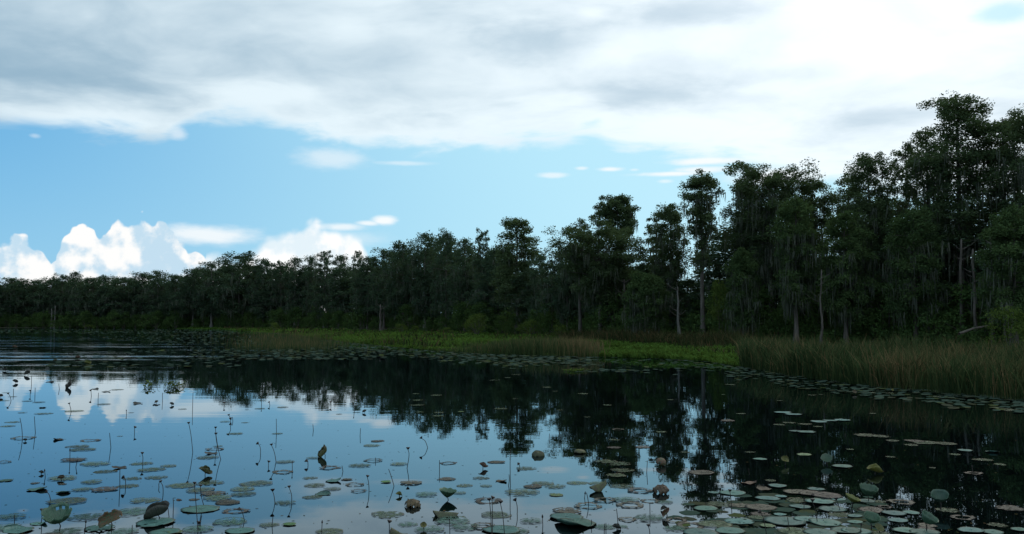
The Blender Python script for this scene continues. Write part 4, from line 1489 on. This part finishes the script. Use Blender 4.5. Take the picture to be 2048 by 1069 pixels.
def leaf_sheet(R, shape, seg=26, rings=7, **k):
    """vertices of one big round leaf bent to a shape; origin at the leaf's middle"""
    ph = rng.random(6) * 6.28
    V = [(0, 0, k.get('z0', 0.0))]
    F = []
    for i in range(1, rings + 1):
        u = i / rings
        for j in range(seg):
            a = j / seg * 2 * PI
            rag = k.get('rag', 0.04)
            rr = R * u * (1 + rag * (math.sin(4 * a + ph[0]) + 0.8 * math.sin(9 * a + ph[1])) * u)
            x, y = rr * math.cos(a), rr * math.sin(a)
            sc_ = k.get('scallop', 0.0) * math.sin(k.get('waves', 9) * a + ph[2]) * u ** 3 * R
            if shape == 'cup':
                d = k.get('depth', 0.5)
                z = d * R * u ** k.get('pw', 1.8) + sc_ * 0.6
                x, y = x * (1 - 0.22 * d * u ** 2), y * (1 - 0.22 * d * u ** 2)
            elif shape == 'dome':
                d = k.get('depth', 0.9)
                z = -d * R * u ** 2.4 + sc_ * 0.6
                x, y = x * (1 - 0.30 * u ** 3), y * (1 - 0.30 * u ** 3)
            elif shape == 'fold':          # folded along x like a taco hanging or standing
                f_ = k.get('fold', 1.0)
                ang = f_ * (y / R)
                up = abs(y)
                z = up * math.sin(abs(ang)) * k.get('dir', 1) + sc_
                y = y * math.cos(ang)
                z += k.get('horn', 0.0) * max(0.0, x / R) ** 3 * R
            else:
                z = sc_
            z += 0.02 * R * math.sin(6 * a + ph[3]) * u * u
            lp = k.get('lump', 0.0) * R
            if lp:
                z += lp * (math.sin(9 * x / R + ph[4]) * math.sin(8 * y / R + ph[5]) + 0.5 * rng.normal()) * (0.4 + u)
                x += lp * 0.5 * rng.normal()
                y += lp * 0.5 * rng.normal()
            V.append((x, y, z))
    for j in range(seg):
        F.append((0, 1 + j, 1 + (j + 1) % seg))
    for i in range(rings - 1):
        for j in range(seg):
            if k.get('torn', 0) and i >= rings - 3 and rng.random() < k['torn']:
                continue
            b = 1 + i * seg
            F.append((b + j, b + seg + j, b + seg + (j + 1) % seg, b + (j + 1) % seg))
    return V, F


def raised_leaf(name, cat, px, py, w_px, base_y, shape, mat_, label, tilt=(0, 0, 0), sq=1.0, **k):
    """py: row of the leaf's middle; base_y: row where its stalk meets the water"""
    base = water_at(px + k.pop('base_dx', 0), base_y)
    c = at_depth(px, py, base.y)
    R = w_px * base.y / FOC * 0.5
    r_ = empty(name, base)
    tag(r_, label, cat, k.pop('group', None))
    V, F = leaf_sheet(R, shape, **k)
    me = to_mesh(name + '_blade', [(x / R, y / R, z / R) for x, y, z in V], F, M[mat_])
    lf = link('leaf_blade', me, r_)
    sol = lf.modifiers.new('thickness', 'SOLIDIFY')
    sol.thickness = 0.012
    lf.scale = (R, R * sq, R)
    lf.location = c - base
    lf.rotation_euler = tilt
    gs = Geo()
    top_ = c - base
    mid_ = top_ * 0.55 + Vector((R * 0.12, 0, 0))
    gs.tube([(0, 0, -0.06), mid_, top_], [0.007, 0.006, 0.005], 6)
    link('stem', gs.mesh('leaf_stem', M['stem'], True), r_)
    return r_


LC = 'lotus leaf'
raised_leaf('cupped_lotus_leaf', LC, 117, 1044, 66, 1062, 'cup', 'leaf_raised', 'largest ragged cupped lotus leaf with torn holes at bottom left', (0.42, -0.15, 0.4), depth=0.75, scallop=0.14, torn=0.10, rag=0.05)
raised_leaf('tilted_lotus_leaf', LC, 221, 1040, 52, 1060, 'fold', 'leaf_speckled', 'green lotus leaf speckled with red brown, tilted on its stalk at lower left', (0.95, -0.45, 0.1), 0.6, fold=0.5, scallop=0.06, torn=0.06)
raised_leaf('rolled_lotus_leaf', LC, 316, 1031, 54, 1040, 'fold', 'leaf_dark', 'dark rolled lotus leaf lying low with its tip raised to the right', (0.25, -0.30, 0.15), 0.8, fold=1.2, horn=0.5, scallop=0.05)
raised_leaf('horned_lotus_leaf', LC, 649, 908, 26, 914, 'fold', 'leaf_olive', 'horn shaped curled lotus leaf alone on open blue water', (0.3, -0.75, 0.3), 0.8, fold=1.3, horn=0.9, dir=1, rag=0.08)
raised_leaf('hooked_lotus_leaf', LC, 409, 944, 26, 951, 'fold', 'leaf_olive', 'hooked olive lotus leaf on the water left of centre', (0.5, 0.65, 0.2), 0.8, fold=1.2, horn=0.5, rag=0.08)
raised_leaf('curled_dark_leaf', LC, 140, 773, 17, 776, 'fold', 'leaf_dark', 'far black curled lotus leaf with upturned tip before the reflected clouds', (0.4, -0.7, 0.3), 0.8, fold=1.3, horn=1.0, rag=0.1)
raised_leaf('domed_lotus_leaf', LC, 828, 1000, 40, 1013, 'dome', 'leaf_russet', 'scaly brown domed lotus leaf drooping to the water at bottom centre', (0.12, 0.15, 0.6), depth=0.62, scallop=0.26, waves=11, rag=0.12, lump=0.10, seg=34)
raised_leaf('cup_lotus_leaf', LC, 894, 996, 42, 1000, 'cup', 'leaf_raised', 'flared cup lotus leaf on a short stalk making an hourglass with its reflection', (0.05, 0.12, 0.2), depth=0.75, scallop=0.07, pw=1.2)
raised_leaf('folded_lotus_leaf', LC, 892, 1024, 50, 1032, 'fold', 'leaf_olive', 'olive folded lotus leaf low in front of the hourglass shaped cup leaf', (-0.35, 0.08, 0.1), 0.7, fold=1.1, dir=-1, scallop=0.05)
raised_leaf('small_upright_leaf', LC, 847, 1050, 13, 1059, 'fold', 'leaf_yellow', 'small bright yellow green leaf standing upright at bottom centre', (1.2, 0, 0.2), 0.9, fold=0.4)
raised_leaf('drooping_lotus_leaf', LC, 797, 1064, 36, 1072, 'fold', 'leaf_olive', 'brownish olive pointed leaf cut by the bottom edge left of centre', (0.2, 0.55, 0.1), 0.8, fold=1.1, dir=-1, horn=0.4)
raised_leaf('small_green_leaf', LC, 798, 990, 14, 993, 'fold', 'leaf_yellow', 'small fresh green leaf floating folded above the scaly brown domed leaf', (0.3, 0.3, 0.4), 0.8, fold=1.0)
raised_leaf('pointed_russet_leaf', LC, 965, 933, 17, 938, 'fold', 'leaf_russet', 'pointed russet folded leaf on blue water beside a tan ring pad', (0.3, 0.7, 0.2), 0.8, fold=1.3, horn=0.8)
raised_leaf('drooped_olive_leaf', LC, 1077, 902, 36, 912, 'dome', 'leaf_olive', 'blunt olive domed leaf with a scalloped rim, right of centre', (0.1, 0.05, 0.3), depth=0.60, scallop=0.18, waves=8, lump=0.05)
raised_leaf('drooped_olive_leaf', LC, 1160, 899, 32, 907, 'dome', 'leaf_olive', 'low smooth olive domed leaf right of the blunt scalloped one', (0.05, 0.05, 1.3), depth=0.42, scallop=0.08, lump=0.03)
raised_leaf('winged_lotus_leaf', LC, 1196, 969, 36, 984, 'fold', 'leaf_olive', 'winged folded lotus leaf held above its dark reflection on a thin stalk', (-0.1, -0.25, 0.1), 0.7, fold=0.9, dir=-1, horn=0.3, base_dx=5)
raised_leaf('rolled_russet_leaf', LC, 1322, 972, 42, 987, 'dome', 'leaf_russet', 'rolled russet and green lotus leaf drooping to the water right of centre', (0.15, -0.15, 0.5), depth=0.60, scallop=0.24, waves=7, torn=0.10, lump=0.10, rag=0.12)
raised_leaf('torn_lotus_leaf', LC, 1324, 917, 28, 932, 'dome', 'leaf_speckled', 'torn green and tan leaf hanging over the reflected trees', (0.3, 0.1, 0.3), depth=0.8, scallop=0.2, torn=0.14)
raised_leaf('small_torn_leaf', LC, 1333, 1027, 20, 1036, 'fold', 'leaf_speckled', 'small pale torn leaf tipped up among white cloud reflections', (0.5, -0.7, 0.2), 0.7, fold=1.1, horn=0.7, torn=0.06)
raised_leaf('small_dark_leaf', LC, 1328, 1018, 14, 1021, 'fold', 'leaf_dark', 'small dark crumpled leaf just above the small pale torn leaf', (0.3, -0.3, 0.2), 0.8, fold=1.2)
raised_leaf('crumpled_dark_leaf', LC, 1233, 1056, 18, 1059, 'fold', 'leaf_dark', 'dark crumpled scrap at the foot of a thin bare stalk, bottom right of centre', (0.2, 0.3, 0.2), 0.8, fold=1.2)
raised_leaf('upright_green_leaf', LC, 1653, 919, 24, 929, 'cup', 'leaf_raised', 'upright green lotus leaf standing against black reflections', (0.6, -0.35, 0.2), depth=0.4)
raised_leaf('yellow_standing_leaf', LC, 1570, 919, 17, 930, 'fold', 'leaf_yellow', 'blurred yellow leaf standing beside a smooth green pad', (1.1, 0.2, 0.2), 0.8, fold=0.5)
raised_leaf('yellow_tipped_leaf', LC, 1749, 943, 32, 948, 'fold', 'leaf_yellow', 'yellow tipped pointed leaf lying alone on the dark water', (0.25, 0.35, 0.1), 0.7, fold=1.0, horn=0.3)
raised_leaf('cup_lotus_leaf', LC, 1735, 991, 44, 1003, 'cup', 'leaf_raised', 'scalloped green cup leaf standing at the back of the right hand raft', (0.26, 0.05, 0.2), depth=0.8, scallop=0.12, waves=12)
raised_leaf('cup_lotus_leaf', LC, 1703, 1003, 34, 1016, 'cup', 'leaf_yellow', 'yellow green cup leaf leaning left in the raft', (0.25, 0.35, 0.2), depth=0.55, scallop=0.05)
raised_leaf('cup_lotus_leaf', LC, 1880, 1002, 40, 1020, 'cup', 'leaf_raised', 'tilted green cup leaf with folded right ear over black water', (0.35, -0.3, 0.2), depth=0.8, scallop=0.04)
raised_leaf('cup_lotus_leaf', LC, 1741, 1045, 38, 1062, 'cup', 'leaf_raised', 'round green cup leaf facing the camera in the raft', (0.42, 0.05, 0.2), depth=0.8, scallop=0.05)
raised_leaf('cup_lotus_leaf', LC, 1851, 1046, 44, 1064, 'cup', 'leaf_raised', 'wide green cup leaf tipped left near the bottom right', (0.50, 0.38, 0.3), 0.9, depth=0.8, scallop=0.04)
raised_leaf('small_bright_leaf', LC, 1758, 1057, 20, 1066, 'cup', 'leaf_yellow', 'small bright green leaf low between the round and wide cup leaves', (0.7, 0.1, 0.2), depth=0.3)
raised_leaf('red_standing_leaf', LC, 1709, 784, 9, 789, 'fold', 'leaf_russet', 'tiny red brown leaf standing off the foot of the reeds', (1.1, 0.2, 0.1), 0.9, fold=0.5)
raised_leaf('yellow_speck_leaf', LC, 1785, 780, 6, 784, 'fold', 'leaf_yellow', 'tiny yellow leaf standing by the reed edge right of the red brown one', (1.1, 0.2, 0.1), 0.9, fold=0.5)
for px, py, w_, mt, lab in [(55, 748, 13, 'leaf_dark', 'dark tufted leaf beyond the floating brown scrap at far left'), (30, 764, 11, 'leaf_dark', 'brown crumpled leaf with its mirror image near the left edge'),
                            (1, 793, 10, 'leaf_dark', 'dark leaf cut by the left edge'), (10, 740, 9, 'leaf_dark', 'tiny dark leaf nearest the left edge beyond the others'),
                            (343, 809, 9, 'leaf_dark', 'small dark leaf below the water hyacinth clump'), (313, 805, 8, 'leaf_russet', 'small brown leaf over a thin pad left of the small dark leaf'),
                            (729, 824, 9, 'leaf_dark', 'small black hooked leaf at the edge of the tree reflection'), (175, 727, 13, 'leaf_yellow', 'far yellow green leaf in the ripples'),
                            (155, 716, 10, 'leaf_russet', 'far orange brown leaf left of the ripples'), (122, 957, 14, 'leaf_russet', 'small brown cone shaped leaf lying on a faded pad'),
                            (882, 717, 8, 'leaf_yellow', 'yellow leaf at the edge of the middle lotus bed'), (1053, 733, 6, 'leaf_yellow', 'tiny bright green leaf in front of the middle reeds'),
                            (82, 946, 10, 'leaf_dark', 'dark bud shaped scrap floating left of the faded pads'), (50, 881, 8, 'leaf_dark', 'little dark scrap on the ring shaped pad at left'),
                            (110, 722, 8, 'leaf_olive', 'far olive leaf in the ripples at left'), (29, 695, 9, 'leaf_russet', 'farthest russet leaf on the bright ripples')]:
    raised_leaf('curled_lotus_leaf', LC, px, py, w_, py + w_ * 0.25, 'fold', mt, lab, (rng.uniform(0.2, 0.6), rng.uniform(-0.6, 0.6), 0.2), 0.9, fold=1.2, horn=0.4)

# ------------------------------------------------------------------ seed stalks


def pod_mesh():
    V, F = [], []
    prof_ = [(0.12, 0.0), (0.30, 0.15), (0.55, 0.45), (0.86, 0.85), (1.0, 1.05), (0.95, 1.2), (0.6, 1.22), (0.2, 1.16)]
    seg = 10
    for r, z in prof_:
        for j in range(seg):
            a = j / seg * 2 * PI
            V.append((r * math.cos(a) * (1 + 0.06 * math.sin(3 * a)), r * math.sin(a), z))
    for i in range(len(prof_) - 1):
        for j in range(seg):
            F.append((i * seg + j, i * seg + (j + 1) % seg, (i + 1) * seg + (j + 1) % seg, (i + 1) * seg + j))
    F.append(tuple((len(prof_) - 1) * seg + j for j in range(seg)))
    F.append(tuple(reversed(range(seg))))
    return to_mesh('seed_pod', V, F, M['stem'])


def bud_mesh():
    V, F = [], []
    prof_ = [(0.1, 0.0), (0.45, 0.4), (0.52, 0.9), (0.35, 1.5), (0.06, 2.2)]
    seg = 8
    for r, z in prof_:
        for j in range(seg):
            a = j / seg * 2 * PI
            V.append((r * math.cos(a), r * math.sin(a), z))
    for i in range(len(prof_) - 1):
        for j in range(seg):
            F.append((i * seg + j, i * seg + (j + 1) % seg, (i + 1) * seg + (j + 1) % seg, (i + 1) * seg + j))
    F.append(tuple(reversed(range(seg))))
    return to_mesh('seed_bud', V, F, M['stem'])


POD, BUD = pod_mesh(), bud_mesh()
# base first, then bends, then the top; last letter: P pod, B bud, N bare; W marks a pod that nods over
STALKS = """386 905 383 870 379 848 P;443 919 436 898 432 870 P;436 893 431 875 430 858 P;521 908 521 896 517 889 P;553 924 549 905 543 892 P;813 937 819 910 816 900 P;857 896 851 882 844 878 P
738 983 738 968 735 955 P;790 973 783 955 777 939 N;1021 970 1020 930 1021 900 N;1016 972 1019 960 1018 950 N;879 943 879 921 N;45 878 45 855 42 836 N;71 866 70 833 N;222 896 221 866 N;269 867 269 857 P;143 824 141 816 139 809 P
23 802 20 794 16 789 P;140 923 140 902 B;151 935 153 925 B;285 928 286 915 284 909 P;240 976 239 950 239 938 N;251 974 251 960 249 957 P;91 955 90 944 B;103 1002 99 990 95 986 P;81 1047 84 1036 83 1024 P;29 1049 29 1030 N
326 986 327 972 323 965 P;319 975 317 968 320 964 N;346 1030 347 1008 346 997 N;339 1034 336 1014 N;397 1062 391 1010 387 970 P;410 1012 402 992 401 974 P;400 1052 401 1042 403 1032 N;396 1053 397 1049 P;491 1043 485 1024 479 1015 W
551 1006 548 992 545 984 P;583 1003 584 990 579 976 P;543 1052 546 1034 N;643 1066 644 1048 B;167 1069 171 1056 172 1047 B;264 1069 264 1051 N;778 1072 779 1052 778 1047 P;900 1072 899 1034 N;983 1073 982 1030 979 1002 P
985 1073 985 1030 984 999 P;1010 1073 1006 1030 1001 1006 P;1034 1028 1035 1015 1032 1003 P;1086 1051 1085 1037 B;1178 1011 1176 998 1173 986 N;1168 997 1170 990 B;1183 1053 1183 1040 N;1237 1058 1235 1035 1233 1018 N
1208 1073 1209 1048 N;1212 1073 1212 1047 N;1300 1031 1300 1007 N;1301 1073 1299 1060 1297 1054 P;1464 1028 1463 1000 1461 985 P;1293 946 1295 922 N;1535 1073 1528 1040 1522 1026 P;1636 1046 1631 1020 1625 1004 P
1608 1021 1608 1001 B;1682 1022 1677 1010 1673 1001 P;553 867 553 838 N;627 861 626 849 N;720 872 721 857 N;460 850 462 838 458 832 P;466 843 465 834 463 836 P;448 813 448 807 P;325 803 325 786 N;523 809 523 797 B;385 818 386 786 N
616 931 616 922 613 919 W;585 941 584 928 B;537 933 537 926 P;1041 935 1038 926 1035 926 W;1946 945 1945 936 B;196 800 197 786 N;70 790 70 776 N;27 789 27 778 N;687 943 684 932 N;751 924 751 916 N;662 812 662 806 P;709 822 708 810 B
119 779 118 768 N;63 770 63 752 N;540 811 539 806 P;183 793 182 783 P;253 829 253 823 B;1120 880 1121 868 N;1098 878 1099 868 N;60 790 61 783 P;1580 1062 1575 1035 N;1720 1069 1722 1052 B;1500 950 1497 938 N;1690 875 1690 868 N"""
st_specs = []
for ln in STALKS.replace('\n', ';').split(';'):
    a_ = ln.split()
    kind_ = a_[-1]
    q = [float(v_) for v_ in a_[:-1]]
    st_specs.append(([(q[i], q[i + 1]) for i in range(0, len(q), 2)], kind_))
WORD = {'P': 'dark stalk ending in a seed pod', 'B': 'short stalk with a pointed bud', 'N': 'bare thin stalk', 'W': 'nodding stalk, drooped pod'}

st_lab = relate([(p_[0][0], p_[0][1], WORD[k_]) for p_, k_ in st_specs])
for (pts, kd), lab in zip(st_specs, st_lab):
    base = water_at(*pts[0])
    P3 = [at_depth(x_, y_, base.y) - base for x_, y_ in pts]
    P3[0] = Vector((0, 0, -0.05))
    # round the polyline off
    for _ in range(2):
        nw = [P3[0]]
        for a_, b_ in zip(P3[:-1], P3[1:]):
            nw += [a_.lerp(b_, 0.25), a_.lerp(b_, 0.75)]
        P3 = nw + [P3[-1]]
    ytw = rng.normal(0, 0.06)
    for v_ in P3:
        v_.y += ytw * v_.z
    r_ = empty('lotus_stalk', base)
    tag(r_, lab, 'lotus stalk', 'dead lotus stalks standing in the water')
    rad = 0.0028 + 0.00022 * base.y
    gs = Geo()
    gs.tube([tuple(v_) for v_ in P3], np.linspace(rad, rad * 0.8, len(P3)), 5)
    link('stem', gs.mesh('stalk_stem', M['stem'], True), r_)
    if kd != 'N':
        hd = link('seed_pod' if kd != 'B' else 'bud', POD if kd != 'B' else BUD, r_)
        s_ = rng.uniform(0.85, 1.15) * ((0.020 + 0.0006 * base.y) if kd != 'B' else (0.020 + 0.0004 * base.y))
        if kd == 'B':
            s_ *= 0.8
        hd.scale = (s_, s_, s_)
        hd.location = P3[-1]
        d_ = (P3[-1] - P3[-3]).normalized()
        tl = rng.uniform(-0.5, 0.5) if kd == 'P' else (2.3 if kd == 'W' else 0)
        qd = d_.to_track_quat('Z', 'Y')
        hd.rotation_mode = 'QUATERNION'
        from mathutils import Quaternion
        hd.rotation_quaternion = Quaternion((0, 1, 0), -tl) @ qd

# ------------------------------------------------------------------ water hyacinth clumps
for px, py, w_, n_, lab in [(345, 776, 40, 60, 'larger floating clump of leafy green water hyacinth before the reflected cloud'),
                            (297, 775, 15, 26, 'smaller clump of water hyacinth left of the larger one'),
                            (1150, 743, 46, 70, 'low bright green floating mat in front of the middle reeds')]:
    base = water_at(px, py)
    W = w_ * base.y / FOC
    r_ = empty('water_hyacinth', base)
    tag(r_, lab, 'water plant')
    gs, gl = Geo(), Geo()
    for i in range(n_):
        x_ = rng.normal(0, W * 0.22)
        y_ = rng.normal(0, 0.25)
        h_ = rng.uniform(0.04, 0.20) * (0.4 if px > 1000 else 1.0)
        a_ = rng.random() * 6.28
        tip = np.array([x_ + math.cos(a_) * 0.08, y_ + math.sin(a_) * 0.08, h_])
        gs.tube([(x_, y_, -0.02), tip], [0.008, 0.006], 4)
        L = rng.uniform(0.05, 0.10)
        n0 = np.array([math.cos(a_), math.sin(a_), 0.5]) * L
        s0 = np.array([-math.sin(a_), math.cos(a_), 0.0]) * L * 0.8
        gl.quads(np.array([[tip, tip + n0 * 0.6 + s0, tip + n0 * 1.4, tip + n0 * 0.6 - s0]]), rng.random())
    link('stems', gs.mesh('hyacinth_stems', M['marsh']), r_)
    link('leaves', gl.mesh('hyacinth_leaves', M['leaf_bright']), r_)

for o in bpy.data.objects:                     # keep every label within sixteen words
    if 'label' in o and len(o['label'].split()) > 16:
        o['label'] = o['label'].replace(', nodding', ' nodding').replace('dark stalk ending in a seed pod', 'dark stalk with seed pod')
